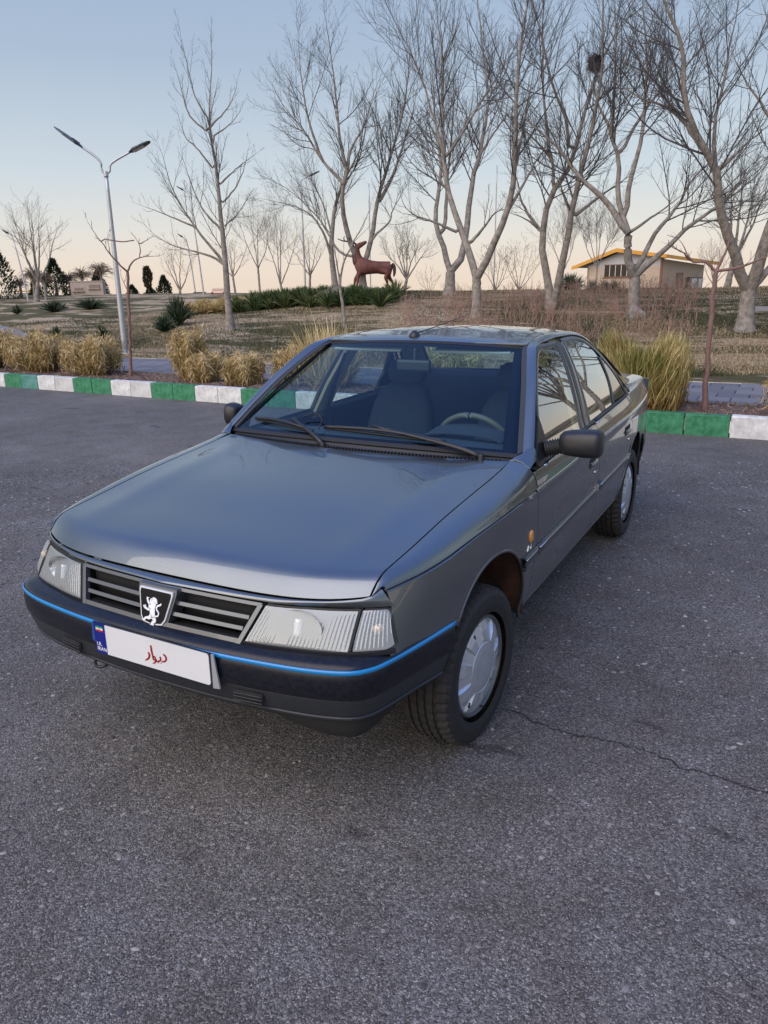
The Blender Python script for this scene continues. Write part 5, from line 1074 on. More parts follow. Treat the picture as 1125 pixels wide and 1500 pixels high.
WORD = [([(609, 438), (622, 452), (624, 470), (610, 482), (594, 480)], [6, 8, 8, 8, 5]), ([(586, 452), (588, 470), (574, 480), (556, 478)], [6, 8, 8, 6]), ([(570, 487), (572, 489)], [8, 8]), ([(588, 489), (590, 491)], [8, 8]),
        ([(556, 462), (548, 450), (540, 458), (544, 470), (556, 468), (556, 478), (546, 488), (534, 490)], [6, 7, 7, 7, 8, 8, 7, 4]), ([(534, 384), (535, 410), (538, 440), (540, 458)], [7, 9, 8, 5]), ([(512, 424), (518, 440), (513, 456), (500, 466), (486, 472)], [6, 9, 9, 8, 4])]
strokes('red_lettering', [(a, [w*1.3 for w in b]) for a, b in WORD], pf, mat('red_ink', (.28, .006, .012), .5), pl_, .0008)
prism('holder_edge', [(.279, -.838, .500), (.300, -.832, .500), (.287, -.836, .612), (.280, -.838, .612)], [(.279, -.843, .500), (.300, -.838, .500), (.287, -.841, .612), (.280, -.843, .612)], mat('plate_holder_silver', (.5, .52, .54), .35, metal=.5), pl_)
prism('holder_tab', [(-.232, -.834, .545), (-.214, -.838, .540), (-.214, -.838, .606), (-.226, -.834, .606)], [(-.232, -.838, .545), (-.214, -.842, .540), (-.214, -.842, .606), (-.226, -.838, .606)], mat('holder_blue', (.01, .06, .30), .3), pl_)
# ---------------- doors (side skins with crease groove)
def side_cols(ys, zb, zt, n1=14):
    cols = []
    for y in ys:
        cz = CZ(y); b, t = zb(y), zt(y); col = []
        zs = [b+(cz-.021-b)*v for v in lin(0, 1, n1)]+[cz-.014, cz-.004, cz-.001, cz+.004, cz+.012]+[cz+.012+(t-cz-.012)*v for v in (.25, .5, .75, 1)]
        for k, z in enumerate(zs):
            x = XS(y, z)
            if k == n1: x += .0050
            if n1+1 <= k <= n1+2: x -= .0050
            if k > n1+2: x += .0010
            col.append((x, y, z))
        cols.append(col)
    return cols
def trimstrip(ys, parent, mirror):
    s = lambda y, z: XS(y, z)
    def f(u, v):
        y = ys[0]+(ys[1]-ys[0])*u; zc = .592+.012*y; prof = [(.000, -.026), (.010, -.024), (.013, -.014), (.0085, -.006), (.013, 0), (.013, .010), (.009, .018), (0, .020)][v]
        return (s(y, zc)+prof[0], y, zc+prof[1])
    return patch('side_moulding', [[f(u, v) for v in range(8)] for u in lin(0, 1, 12)], mat('moulding', (.05, .056, .06), .35, coat=.5) if 'moulding' not in bpy.data.materials else bpy.data.materials['moulding'], parent, thick=.003, mirror=mirror, hint=(1, 0, 0), bev=0), patch('moulding_chrome', [[(s(y, .592+.012*y)+dx, y, .592+.012*y+dz) for dx, dz in ((.0125, .0035), (.0150, .0055), (.0150, .0095), (.0125, .011))] for y in lin(ys[0]+.01, ys[1]-.01, 12)], M_CHR, parent, thick=.002, mirror=mirror, hint=(1, 0, 0), bev=0)
def belt(ys, parent, mirror):
    out = []
    for nm, m, prof in (('belt_seal', M_BLK, [(-.004, .014), (.004, .012), (.005, .004), (-.001, .002)]), ('belt_chrome', M_CHR, [(.001, .0015), (.007, -.001), (.007, -.006), (.001, -.008)])):
        out.append(patch(nm, [[(XS(y, BZ(y)+dz)+dx, y, BZ(y)+dz) for dx, dz in prof] for y in lin(ys[0], ys[1], 14)], m, parent, thick=.003, mirror=mirror, hint=(1, 0, .4), bev=0))
GOFF = .010
def gpt(y, z, off=0): return (XS(y, z)-GOFF+off, y, z)
def glass_panel(name, zs, yl, yr_, m, parent, mirror, off=0, nu=10, thick=.0, hint=(1, 0, .4)):
    yl, yr_ = hermite(*yl), hermite(*yr_)
    return patch(name, [[gpt(float(yl(z))+(float(yr_(z))-float(yl(z)))*u, z, off) for z in zs] for u in lin(0, 1, nu)], m, parent, thick=thick, mirror=mirror, hint=hint, bev=0)
def bar(name, zs, yc, w, m, parent, mirror, off=.004, thick=.02):   # upright pillar strips following the glass surface
    yc0, yc1 = hermite(*yc[0]), hermite(*yc[1]); return patch(name, [[gpt(float(yc0(z))+(float(yc1(z))-float(yc0(z)))*u, z, off+.004*sin(pi*u)) for z in zs] for u in lin(0, 1, 6)], m, parent, thick=thick, mirror=mirror, hint=(1, 0, .4), bev=.001)
FL = ([.90, 1.0, 1.108, 1.22, 1.318, 1.350], [.64, .70, .768, .905, 1.07, 1.17]); FR = ([.90, .97, 1.352], [1.295, 1.31, 1.448])
RL = ([.90, .98, 1.357], [1.505, 1.515, 1.60]); RR_ = ([.90, 1.0, 1.08, 1.13, 1.24, 1.31, 1.345, 1.357], [2.05, 2.07, 2.105, 2.115, 2.085, 1.99, 1.90, 1.80])
QL = ([.95, 1.0, 1.08, 1.13, 1.232], [2.05, 2.095, 2.13, 2.14, 2.13]); QR = ([.95, .985, 1.018, 1.232], [2.50, 2.46, 2.425, 2.14])
def frame_ring(name, pts, w, m, parent, mirror, off=.006):
    """a sash strip along a loop/polyline of (y,z), width w to the inside (left of travel)"""
    P = catmull([(y, z, 0) for y, z in pts], 6*len(pts)); T = np.gradient(P, axis=0); T /= np.linalg.norm(T, axis=1)[:, None]+1e-9; Nn = np.stack([-T[:, 1], T[:, 0]], 1)
    return patch(name, [[gpt(P[i, 0]+Nn[i, 0]*w*v, P[i, 1]+Nn[i, 1]*w*v, off*(1-abs(2*v-1)*.5)) for v in lin(0, 1, 4)] for i in range(len(P))], m, parent, thick=.012, mirror=mirror, hint=(1, 0, .4), bev=.001)
M_SASH = mat('dark_sash', (.022, .024, .028), .3, coat=.5)
for mir in (False, True):
    s = -1 if mir else 1; k = dict(mirror=mir, hint=(1, 0, .2))
    fd = patch('front_door', side_cols(np.r_[.493, .50, lin(.52, 1.53, 26), 1.545, 1.551], lambda y: .365, lambda y: BZ(y)), M_PAINT, **k)
    def rdz(y):
        a = arch_z(y, (ARR[0], ARR[1], ARR[2]+.045)); return max(.365, a)
    rd = patch('rear_door', side_cols(np.r_[1.557, 1.565, lin(1.59, 2.20, 18), lin(2.22, 2.44, 14)], rdz, lambda y: BZ(y)), M_PAINT, **k)
    ya = np.r_[2.446, lin(2.46, ARR[0]+ARR[2]-.001, 26), lin(3.07, 3.44, 12)]
    def qz(y):
        a = arch_z(y, ARR); return max(a, .60 if y > 2.9 else .36)
    qp = patch('rear_quarter', side_cols(ya, qz, lambda y: BZ(min(y, 2.6))+.0*max(0, y-2.6)), M_PAINT, **k)
    both_l = lambda *a: None
    # shoulder from belt up to the boot lid edge
    def shoulder(u, v):
        y = 2.50+.93*u; p0 = np.array([XS(y, BZ(min(y, 2.6))), y, BZ(min(y, 2.6))+.001]); p2 = np.array([.655-.02*u, y, 1.030-.034*u]); p1 = np.array([p0[0]-.024, y, p2[2]-.003])
        if u < .28: kk = u/.28; p2 = p2*kk+np.array([.765, y, 1.03])*(1-kk); p1 = p1*kk+(p0+p2)/2*(1-kk)
        return (1-v)**2*p0+2*v*(1-v)*p1+v*v*p2
    patch('rear_shoulder', G(shoulder, lin(0, 1, 20), lin(0, 1, 8)), M_PAINT, mirror=mir, hint=(1, 0, 1))
    # sill under the doors
    patch('sill', [[(x, y, z) for x, z in ((.808, .360), (.800, .345), (.780, .335), (.72, .325))] for y in lin(.42, 2.27, 8)], M_PAINT, **k)
    # mouldings
    fmold = trimstrip((.325, .487), car, mir)[0]; trimstrip((.498, 1.546), fd, mir); trimstrip((1.562, 2.375), rd, mir)
    patch('moulding_tip', [[(XS(.32, .596)+.016*v, .318-.004*v+.01*u, .562+.058*w_) for v, w_ in ((0, 0), (1, .1), (1, .9), (0, 1))] for u in (0, 1)], M_RUB, fmold, mirror=mir, thick=.004, hint=(1, 0, 0))
    belt((.62, 1.548), fd, mir); belt((1.56, 2.44), rd, mir)
    # glass
    zf = lin(.925, 1.352, 18)
    glass_panel('window_glass', zf, FL, FR, M_SG, fd, mir, nu=12); glass_panel('window_glass', lin(.95, 1.357, 18), RL, RR_, M_SG, rd, mir, nu=12)
    qg = glass_panel('quarter_glass', lin(.985, 1.232, 12), QL, QR, mat('dark_quarter_glass', (.012, .014, .016), .06, coat=1) if 'dark_quarter_glass' not in bpy.data.materials else bpy.data.materials['dark_quarter_glass'], rd, mir, nu=8)
    # sashes
    zz = lin(.94, 1.356, 14)
    bar('sash', zz, (FR, ([.9, .97, 1.357], [1.375, 1.385, 1.492])), 0, M_SASH, fd, mir, .004)
    bar('door_pillar', zz, (([.9, .97, 1.357], [1.379, 1.389, 1.496]), ([.9, .97, 1.357], [1.455, 1.466, 1.560])), 0, mat('satin_pillar', (.075, .080, .085), .32, metal=.5, coat=.6) if 'satin_pillar' not in bpy.data.materials else bpy.data.materials['satin_pillar'], car, mir, .007)
    bar('sash', zz, (([.9, .97, 1.357], [1.459, 1.470, 1.564]), RL), 0, M_SASH, rd, mir, .004)
    bar('glass_divider', lin(.97, 1.235, 10), (([.90, 1.0, 1.08, 1.13, 1.235], [2.045, 2.065, 2.10, 2.11, 2.082]), QL), 0, M_SASH, rd, mir, .005)
    frame_ring('window_frame', [(1.45, 1.364), (1.30, 1.363), (1.175, 1.361), (1.07, 1.329), (.905, 1.231), (.768, 1.12), (.69, 1.01), (.66, .965)], .020, M_SASH, fd, mir)
    frame_ring('window_frame', [(2.50, .985), (2.43, 1.03), (2.30, 1.15), (2.14, 1.262), (2.02, 1.325), (1.90, 1.358), (1.75, 1.369), (1.58, 1.368)], .022, M_SASH, rd, mir)
    # pillar/roof rail strip from windshield base over the doors to the boot
    O = [(.7875, .585, 1.002), (.736, .748, 1.131), (.690, .888, 1.232), (.630, 1.062, 1.337), (.606, 1.165, 1.366), (.594, 1.40, 1.378), (.592, 1.60, 1.381), (.594, 1.86, 1.372), (.617, 2.03, 1.341), (.655, 2.15, 1.275), (.690, 2.25, 1.205), (.742, 2.39, 1.10), (.775, 2.49, 1.025), (.790, 2.55, .985)]
    I = [(.752, .548, .982), (.702, .71, 1.105), (.652, .868, 1.215), (.592, 1.045, 1.318), (.556, 1.175, 1.368), (.535, 1.40, 1.3905), (.530, 1.60, 1.396), (.530, 1.86, 1.391), (.540, 2.06, 1.374), (.562, 2.20, 1.335), (.590, 2.32, 1.265), (.640, 2.50, 1.160), (.682, 2.64, 1.090), (.705, 2.72, 1.058)]
    Oc, Ic = catmull(O, 60), catmull(I, 60)
    rows = []
    for a, b in zip(Oc, Ic):
        d = b-a; mid = []
        for v in lin(0, 1, 7):
            p = a+d*v; bul = .007*sin(pi*v)**.8; nrm = np.array([.75, 0, .66]); p = p+nrm*bul; mid.append(p)
        rows.append(mid)
    patch('roof_rail', rows, M_PAINT, mirror=mir, hint=(1, 0, 1))
    # scuttle corner between fender, pillar and door
    patch('scuttle_corner', [[(.716, .487, .9605), (.742, .487, .966), (.775, .487, .956), (.806, .487, .935)], [(.735, .52, .972), (.758, .525, .985), (.778, .535, .982), (.806, .535, .950)], [(.750, .548, .981), (.770, .565, 1.000), (.788, .587, 1.002), (.808, .60, .955)]], M_PAINT, mirror=mir, hint=(1, -.5, 1), thick=.006)
    # mirror foot triangle
    mt = patch('mirror_foot', [[(XS(y, BZ(y)+.004+(zt_-BZ(y))*v)+.004, y, BZ(y)+.004+(zt_-BZ(y))*v) for v in lin(0, 1, 6)] for y, zt_ in ((.565, .962), (.61, .992), (.66, 1.035), (.70, 1.07), (.735, 1.095), (.742, 1.10))], M_BLK, mirror=mir, hint=(1, 0, .3), thick=.012)
    # mirror: housing, glass, bellows
    bm = bmesh.new(); rings = []
    secs = [(.862, .60, .62), (.872, .80, .80), (.90, .93, .92), (.96, 1.0, 1.0), (1.01, 1.0, 1.0), (1.028, .90, .92), (1.034, .72, .78)]
    zc, yc = 1.010, .715
    for x, ky, kz in secs:
        r = []
        for i in range(20):
            a = 2*pi*i/20; c, sn = cos(a), sin(a); q = 3.2; cc = abs(c)**(2/q)*(1 if c > 0 else -1); ss = abs(sn)**(2/q)*(1 if sn > 0 else -1)
            yy = yc+cc*(.045 if cc > 0 else .060)*ky; zz_ = zc+ss*.057*kz+(x-.95)*.04
            r.append(bm.verts.new((s*x, yy-.05*(x-.87), zz_)))
        rings.append(r)
    for a, b in zip(rings, rings[1:]):
        for i in range(20): bm.faces.new((a[i], a[(i+1) % 20], b[(i+1) % 20], b[i]))
    bm.faces.new(rings[0]); bm.faces.new(rings[-1])
    if mir:
        for v_ in bm.verts: v_.co.x = -.806+(v_.co.x+.806)*.42; v_.co.y += .01      # far mirror is folded in
    mh = bm_obj('wing_mirror', bm, M_BLK, car, True)
    boxobj('mirror_glass', (s*.955 if not mir else -.868, .765, 1.012), (.13 if not mir else .05, .006, .080), M_CHR, mh, .004)
    bl = [];  rad = []
    for i in range(25): t = i/24; bl.append((s*(.806+(.062 if not mir else .02)*t), .690+.012*t, .978+.016*t)); rad.append(.030+.0055*cos(i*pi*.5*1.0*2*.5*2))
    P = np.array(bl); V, F = tube_np(P[None], np.array([.029+.006*(i % 4 < 2) for i in range(25)])[None], 14); pymesh('mirror_bellows', V, F, M_RUB, mh, True)
    # door handles and locks
    for par, y0 in ((fd, 1.34), (rd, 2.20)):
        zh = .772 if par is fd else .79
        hp = patch('handle_recess', [[(XS(y, z)+.0015, y, z) for z in lin(zh-.022, zh+.028, 5)] for y in lin(y0, y0+.15, 6)], M_DARK, par, mirror=mir, hint=(1, 0, 0), thick=.002, bev=0)
        h = patch('door_handle', [[(XS(y, z)+.016-.010*abs(2*v-1)**2-.004*abs(2*u-1)**4, y, z) for v, z in ((v, zh+.010+(-.030+.002*0)*v) for v in lin(0, 1, 6))] for u, y in ((u, y0+.012+.126*u) for u in lin(0, 1, 9))], mat('handle_satin', (.16, .18, .185), .3, metal=.6, coat=.5) if 'handle_satin' not in bpy.data.materials else bpy.data.materials['handle_satin'], par, mirror=mir, hint=(1, 0, 0), thick=.010)
        lk_ = tubeobj('lock', [(s*(XS(y0+.13, zh-.06)-.002), y0+.125, zh-.062), (s*(XS(y0+.13, zh-.06)+.004), y0+.125, zh-.062)], .011, M_CHR, par, 12)
    # side repeater and script badge on the fender
    xr = XS(.40, .688); rp = lathe('side_repeater', [(-.002, 0.001), (.008, .010), (.007, .016), (.002, .0195), (-.002, .020)], 20, mat('amber_lens', (.62, .26, .05), .2, coat=1) if 'amber_lens' not in bpy.data.materials else bpy.data.materials['amber_lens'], car)
    rp.location = (s*xr, .405, .683); rp.scale = (s, .95, 1.35)
    if not mir:
        strokes('fender_script', [([(0, 0), (.012, .022), (.02, 0), (.006, .006)], [.0025]*4), ([(.026, .02), (.022, 0), (.034, .002)], [.0025]*3), ([(.036, .018), (.05, 0)], [.0025]*2), ([(.05, .018), (.038, 0)], [.0025]*2)], lambda a, b: (XS(.38+a, .628+b)+.0005, .375+a, .628+b), M_CHR, car, .0015, (1, 0, 0))
    # door cards and inner structure
    patch('door_card', [[(XS(y, z)-.045, y, z) for z in lin(.38, BZ(y)-.002, 6)] for y in lin(.56, 1.54, 8)], M_TRIM, fd, mirror=mir, hint=(-1, 0, 0), thick=.006)
    patch('door_card', [[(XS(y, z)-.045, y, z) for z in lin(.38, BZ(y)-.002, 6)] for y in lin(1.57, 2.25, 8)], M_TRIM, rd, mirror=mir, hint=(-1, 0, 0), thick=.006)
    patch('window_shelf', [[(XS(y, BZ(y))-.012-.045*v, y, BZ(y)-.004-.004*v) for v in (0, 1)] for y in lin(.56, 2.42, 12)], M_TRIM, mirror=mir, hint=(0, 0, 1), thick=.004, bev=0)
    patch('pillar_trim', [[gpt(y0+(y1-y0)*u, z, -.045) for u in lin(0, 1, 4)] for z, y0, y1 in ((.90, 1.30, 1.46), (1.1, 1.36, 1.50), (1.36, 1.43, 1.56))], M_BEIGE, mirror=mir, hint=(-1, 0, 0), thick=.02)
    patch('seat_belt', [[gpt(y, z, -.062-.02*(1.35-z)) for y in (1.375+.0*z, 1.42)] for z in lin(.6, 1.28, 8)], M_RUB, mirror=mir, hint=(-1, 0, 0), thick=.003)
    patch('cpillar_trim', [[(a+(b-a)*v-np.array([.03, 0, .012])) for v in lin(0, 1, 4)] for a, b in zip(Oc[36:], Ic[36:])], M_BEIGE, mirror=mir, hint=(-1, 0, -1), thick=.006)
    patch('apillar_trim', [[(a+(b-a)*v-np.array([.022, 0, .012])) for v in lin(0, 1, 4)] for a, b in zip(Oc[:20], Ic[:20])], M_TRIM, mirror=mir, hint=(-1, 0, -1), thick=.006)
    # wheel wells
    for nm, A, xin in (('wheel_liner', ARC, .45), ('wheel_liner', ARR, .45)):
        if A is ARC: patch('liner_front', [[(x, A[0]-(A[2]+.018)*cos(a), A[1]+(A[2]+.018)*sin(a)) for x in lin(xin, .765, 4)] for a in lin(.15, 1.05, 10)], M_DARK, mirror=mir, hint=(0, 0, -1), thick=.004, bev=0)
        patch(nm, [[(x, A[0]-(A[2]+.018)*cos(a), A[1]+(A[2]+.018)*sin(a)) for x in lin(xin, .815 if A is ARC else .80, 6)] for a in lin(1.06, pi, 20)], M_RUST if A is ARC else M_DARK, mirror=mir, hint=(0, 0, -1), thick=.004, bev=0)
        patch('liner_back', [[(xin, A[0]-(A[2]+.018)*cos(a)*r, A[1]+(A[2]+.018)*sin(a)*r) for r in (0, 1)] for a in lin(0, pi, 20)], M_DARK, mirror=mir, hint=(1, 0, 0), thick=.004, bev=0)
        # rolled arch lip
        a_ = lin(.69 if A is ARC else .02, pi+.02, 30)
        patch('arch_lip', [[(XS(yv, max(zv, .36))+dx, yv, zv) for dx, dr in ((-.003, .008), (.0012, .005), (.0012, -.004), (-.010, -.006)) for yv, zv in [(A[0]-(A[2]+dr)*cos(a), A[1]+(A[2]+dr)*sin(a))]] for a in a_], M_PAINT, mirror=mir, hint=(1, 0, 0), thick=.002, bev=0)
# roof
wr = hermite([1.10, 1.175, 1.40, 1.60, 1.86, 2.06, 2.2, 2.3], [.560, .554, .533, .528, .528, .538, .560, .57]); er = hermite([1.10, 1.175, 1.40, 1.60, 1.86, 2.06, 2.20, 2.3], [1.345, 1.370, 1.392, 1.398, 1.393, 1.376, 1.337, 1.30])
def roof(u, v):
    y0 = 1.105+.065*u*u; y1 = 2.285-.085*u*u; y = y0+(y1-y0)*v; t = 1-u*u
    return (u*float(wr(y)), y, float(er(y))+.026*t*(.55+.45*sm(v*3)*1)+(.030*t*sm((v-.8)/.2) if v > .8 else 0)+(0.012*t*(1-sm(v*5))))
patch('roof', G(roof, np.sin(lin(-pi/2, pi/2, 31)), lin(0, 1, 30)), M_PAINT, bev=.002)
# windshield
def ws(u, v, off=0):
    b = np.array([u*.744, .452+.098*u*u, .985-.018*u*u+.0]); t = np.array([u*.552, 1.098+.066*u*u, 1.376-.024*u*u-.002]); p = b+(t-b)*v
    p = p+np.array([0, -.42, .55])*.020*sin(pi*v)*(1-.3*u*u); return p+np.array([.0, -.55, .83])*off
wsg = patch('windshield', G(ws, lin(-.985, .985, 30), lin(.01, .985, 18)), M_WS, hint=(0, -1, 1), thick=0)
def ring(fn, name, m, parent, w1, w2, off, hint, th=.008):
    A = [(-1, 0), (1, 0), (1, 1), (-1, 1)]
    def strip(f, nm): patch(nm, f, m, parent, thick=th, hint=hint, bev=.001)
    n = 26; strip([[fn(u, v, off) for v in lin(-.015, w2, 3)] for u in lin(-1, 1, n)], name); strip([[fn(u, v, off) for v in lin(1-w2, 1.012, 3)] for u in lin(-1, 1, n)], name)
    for s in (-1, 1): strip([[fn(s*u, v, off) for u in lin(1.008, 1-w1, 3)] for v in lin(0, 1, n)], name)
ring(ws, 'windshield_seal', M_RUB, wsg, .018, .016, .002, (0, -1, 1))
M_FRIT = mat('blue_black_frit', (.003, .004, .010), .7, spec=.1)
for s in (-1, 1): patch('frit_band', [[ws(s*u, v, -.004) for u in lin(.985, .90 if s > 0 else .955, 3)] for v in lin(.01, .99, 20)], M_FRIT, wsg, thick=.002, hint=(0, -1, 1), bev=0)
patch('frit_band', [[ws(u, v, -.004) for v in lin(.0, .045, 3)] for u in lin(-.98, .98, 24)], M_FRIT, wsg, thick=.002, hint=(0, -1, 1), bev=0); patch('frit_band', [[ws(u, v, -.004) for v in lin(.955, .99, 3)] for u in lin(-.98, .98, 24)], M_FRIT, wsg, thick=.002, hint=(0, -1, 1), bev=0)
# cowl strip
def cowl(u, v):
    a = np.array(hood(u, 1))+np.array([0, .004, -.006]); b = ws(u*.985, 0)+np.array([0, .0, -.006]); p = a+(b-a)*v; p[2] -= .012*sin(pi*v); return p
cw = patch('cowl_panel', G(cowl, lin(-1, 1, 60), lin(0, 1, 5)), M_BLK, hint=(0, 0, 1), thick=.006)
bm = bmesh.new()
for i in range(86):
    u = -.93+1.86*i/85; p = cowl(u, .30); box(bm, (p[0], p[1], p[2]+.006), (.007, .022, .012))
sl_ = bm_obj('cowl_slots', bm, M_RUB, cw); sl_['kind'] = 'stuff'
# rear window, boot lid, tail
def rw(u, v, off=0):
    t = np.array([u*.552, 2.292-.088*u*u, 1.372-.032*u*u]); b = np.array([u*.695, 2.86-.13*u*u, 1.058]); p = b+(t-b)*v; return p+np.array([0, .5, .8])*(.022*sin(pi*v)+off)
rwg = patch('rear_window', G(rw, lin(-.985, .985, 24), lin(.01, .985, 14)), M_WS, hint=(0, 1, 1), thick=0); ring(rw, 'rear_window_seal', M_RUB, rwg, .03, .02, .002, (0, 1, 1))
patch('boot_lid', [[(u*(.650-.02*v), 2.87-.10*u*u*(1-v)+.56*v+.02*(1-u*u)*v, 1.032+.012*(1-u*u)-.036*v) for v in lin(0, 1, 14)] for u in lin(-1, 1, 22)], M_PAINT, hint=(0, 0, 1))
for i in range(7): pass
tp = patch('tail_panel', [[(u*.63, 3.455+.02*(1-u*u)-.02*v*v, .60+.392*v) for v in lin(0, 1, 8)] for u in lin(-1, 1, 16)], M_PAINT, hint=(0, 1, 0))
M_RED = mat('tail_red', (.30, .012, .015), .15, coat=1)
for s in (-1, 1):
    patch('tail_corner', [[(s*x, y, .60+.372*v) for v in lin(0, 1, 6)] for x, y in ((.632, 3.465), (.70, 3.455), (.735, 3.445), (XS(3.44, .8)-.005, 3.442))], M_PAINT, hint=(s*.3, 1, 0))
    tl = patch('tail_light', [[(s*(.36+.33*u), 3.478-.015*u*u, .70+.20*v) for v in lin(0, 1, 5)] for u in lin(0, 1, 8)], M_RED, hint=(0, 1, 0), thick=.02)
boxobj('rear_plate', (0, 3.482, .74), (.5, .006, .11), M_PLW, car, .004)
_rb = catmull([(0, 3.585, 0), (.4, 3.575, 0), (.62, 3.54, 0), (.735, 3.47, 0), (.775, 3.36, 0), (.795, 3.2, 0), (.812, 3.08, 0)], 30); _rt = np.gradient(_rb, axis=0); _rt /= np.linalg.norm(_rt, axis=1)[:, None]; _rn = np.stack([-_rt[:, 1], _rt[:, 0], 0*_rt[:, 0]], 1)
def rb(prof):
    c = []; n = len(_rb)
    for i in list(range(n-1, 0, -1))+list(range(n)):
        s = -1 if len(c) < n-1 else 1; c.append([(s*(_rb[i]+_rn[i]*o)[0], (_rb[i]+_rn[i]*o)[1], z) for o, z in prof])
    return c
bb = patch('rear_bumper', rb([(-.08, .635), (-.01, .632), (0, .62), (.004, .57), (0, .50)]), M_BUMP, hint=(0, 1, .2)); patch('rear_lower_face', rb([(-.002, .497), (-.012, .43), (-.035, .36), (-.1, .34)]), M_BUMPL, bb, hint=(0, 1, 0))
# underbody and floor
boxobj('underbody', (0, 1.48, .30), (.88, 3.8, .10), M_DARK, car, .02); boxobj('floor_pan', (0, 1.40, .335), (1.40, 1.95, .05), M_DARK, car, .01)
boxobj('engine_bay', (0, -.10, .56), (.86, .95, .40), M_DARK, car, .02); boxobj('boot_box', (0, 3.0, .66), (.86, .80, .5), M_DARK, car, .02); boxobj('bulkhead', (0, .44, .62), (1.46, .05, .56), M_DARK, car)
boxobj('rear_axle', (0, 2.67, .28), (1.2, .07, .07), M_DARK, car, .01); boxobj('front_crossmember', (0, 0, .27), (1.1, .12, .07), M_DARK, car, .01)
# wipers
def wiper(piv, elbow, tip0, tip1):
    w = tubeobj('wiper', [piv, ((piv[0]*.75+elbow[0]*.25), (piv[1]*.75+elbow[1]*.25)-.006, (piv[2]*.75+elbow[2]*.25)+.012), elbow], [.012, .007], M_BLK, car, 6)
    lathe_ = tubeobj('pivot_cap', [(piv[0], piv[1], piv[2]-.02), (piv[0], piv[1], piv[2]+.010)], [.016, .012], M_BLK, w, 12)
    a, b = Vector(tip0), Vector(tip1); mid = (a+b)/2
    tubeobj('blade_frame', [a, (a+mid)/2+Vector((0, -.008, .012)), mid+Vector((0, -.012, .018)), (b+mid)/2+Vector((0, -.008, .012)), b], .0078, M_BLK, w, 6)
    tubeobj('blade_rubber', [a+Vector((0, 0, -.004)), mid+Vector((0, -.001, -.003)), b+Vector((0, 0, -.004))], .0070, M_RUB, w, 4)
def wp(u, v, o=.012): p = ws(u, v, o); return (float(p[0]), float(p[1]), float(p[2]))
wiper((.60, .478, .968), wp(.10, .115, .02), wp(-.24, .085), wp(.58, .05)); wiper((-.135, .425, .966), wp(-.52, .12, .022), wp(-.87, .11), wp(-.30, .04))
tubeobj('washer_hose', [wp(-.45, .14, .02), wp(-.36, .17, .03), wp(-.27, .12, .03), wp(-.26, .05, .02)], .003, M_RUB, car, 5)
# antenna on the roof
ah = lathe('antenna', [(0, .030), (.010, .028), (.022, .018), (.030, .008), (.031, .0005)], 14, M_BLK, car, axis='z'); ah.location = (-.05, 1.185, 1.392)
tubeobj('antenna_rod', [(0, 0, .012), (0, .35, .046), (0, .74, .085)], [.0035, .0018], M_BLK, ah, 5)
# ---------------- interior
def rbox(name, c, s, m, parent, b=.03, rx=0): return boxobj(name, c, s, m, parent, b, None) if not rx else (lambda o: (setattr(o, 'location', c), setattr(o, 'rotation_euler', (rx, 0, 0)), o)[2])(boxobj(name, (0, 0, 0), s, m, parent, b))
patch('dashboard', [[(x, y+.05*(x/.7)**2*0, z-.012*(x/.7)**2) for y, z in ((.50, .955), (.62, .968), (.78, .965), (.90, .950), (.945, .90), (.93, .80), (.90, .66), (.80, .6))] for x in lin(-.72, .72, 20)], mat('dash_blue_grey', (.026, .036, .050), .7), hint=(0, .3, 1), thick=.01, bev=.004)
patch('instrument_hood', [[(.37+.20*u, .80+.13*v, .962+.052*(1-u*u)**.5*(.5+.5*v)) for v in lin(0, 1, 5)] for u in lin(-1, 1, 14)], M_SEAT, hint=(0, 0, 1), thick=.008)
# steering wheel
sw = empty('steering_wheel', (.375, .985, .885), 0, car); sw.rotation_euler = (radians(24), 0, 0)
M_SW = mat('wheel_rim_beige', (.10, .088, .065), .5); lt = []
for i in range(37): a = 2*pi*i/36; lt.append((.188*cos(a), 0, .188*sin(a)))
tubeobj('rim', lt, .0145, M_SW, sw, 8, 90, False)
rbox('hub', (0, -.01, 0), (.14, .04, .11), M_SEAT, sw, .02)
for a in (20, 160, 250, 290): tubeobj('spoke', [(.05*cos(radians(a)), 0, .05*sin(radians(a))), (.185*cos(radians(a)), 0, .185*sin(radians(a)))], .012, M_SEAT, sw, 6)
tubeobj('column', [(0, 0, 0), (0, -.25, -.02)], .03, M_SEAT, sw, 10)
def loft_box(name, secs, m, parent):
    bm = bmesh.new(); rg = []
    for z, w, d, y in secs:
        r = []
        for i in range(20):
            a = 2*pi*i/20; c, sn = cos(a), sin(a); q = 3.4; r.append(bm.verts.new((w/2*abs(c)**(2/q)*(1 if c > 0 else -1), y+d/2*abs(sn)**(2/q)*(1 if sn > 0 else -1), z)))
        rg.append(r)
    for a, b in zip(rg, rg[1:]):
        for i in range(20): bm.faces.new((a[i], a[(i+1) % 20], b[(i+1) % 20], b[i]))
    bm.faces.new(rg[0]); bm.faces.new(rg[-1]); return bm_obj(name, bm, m, parent, True)
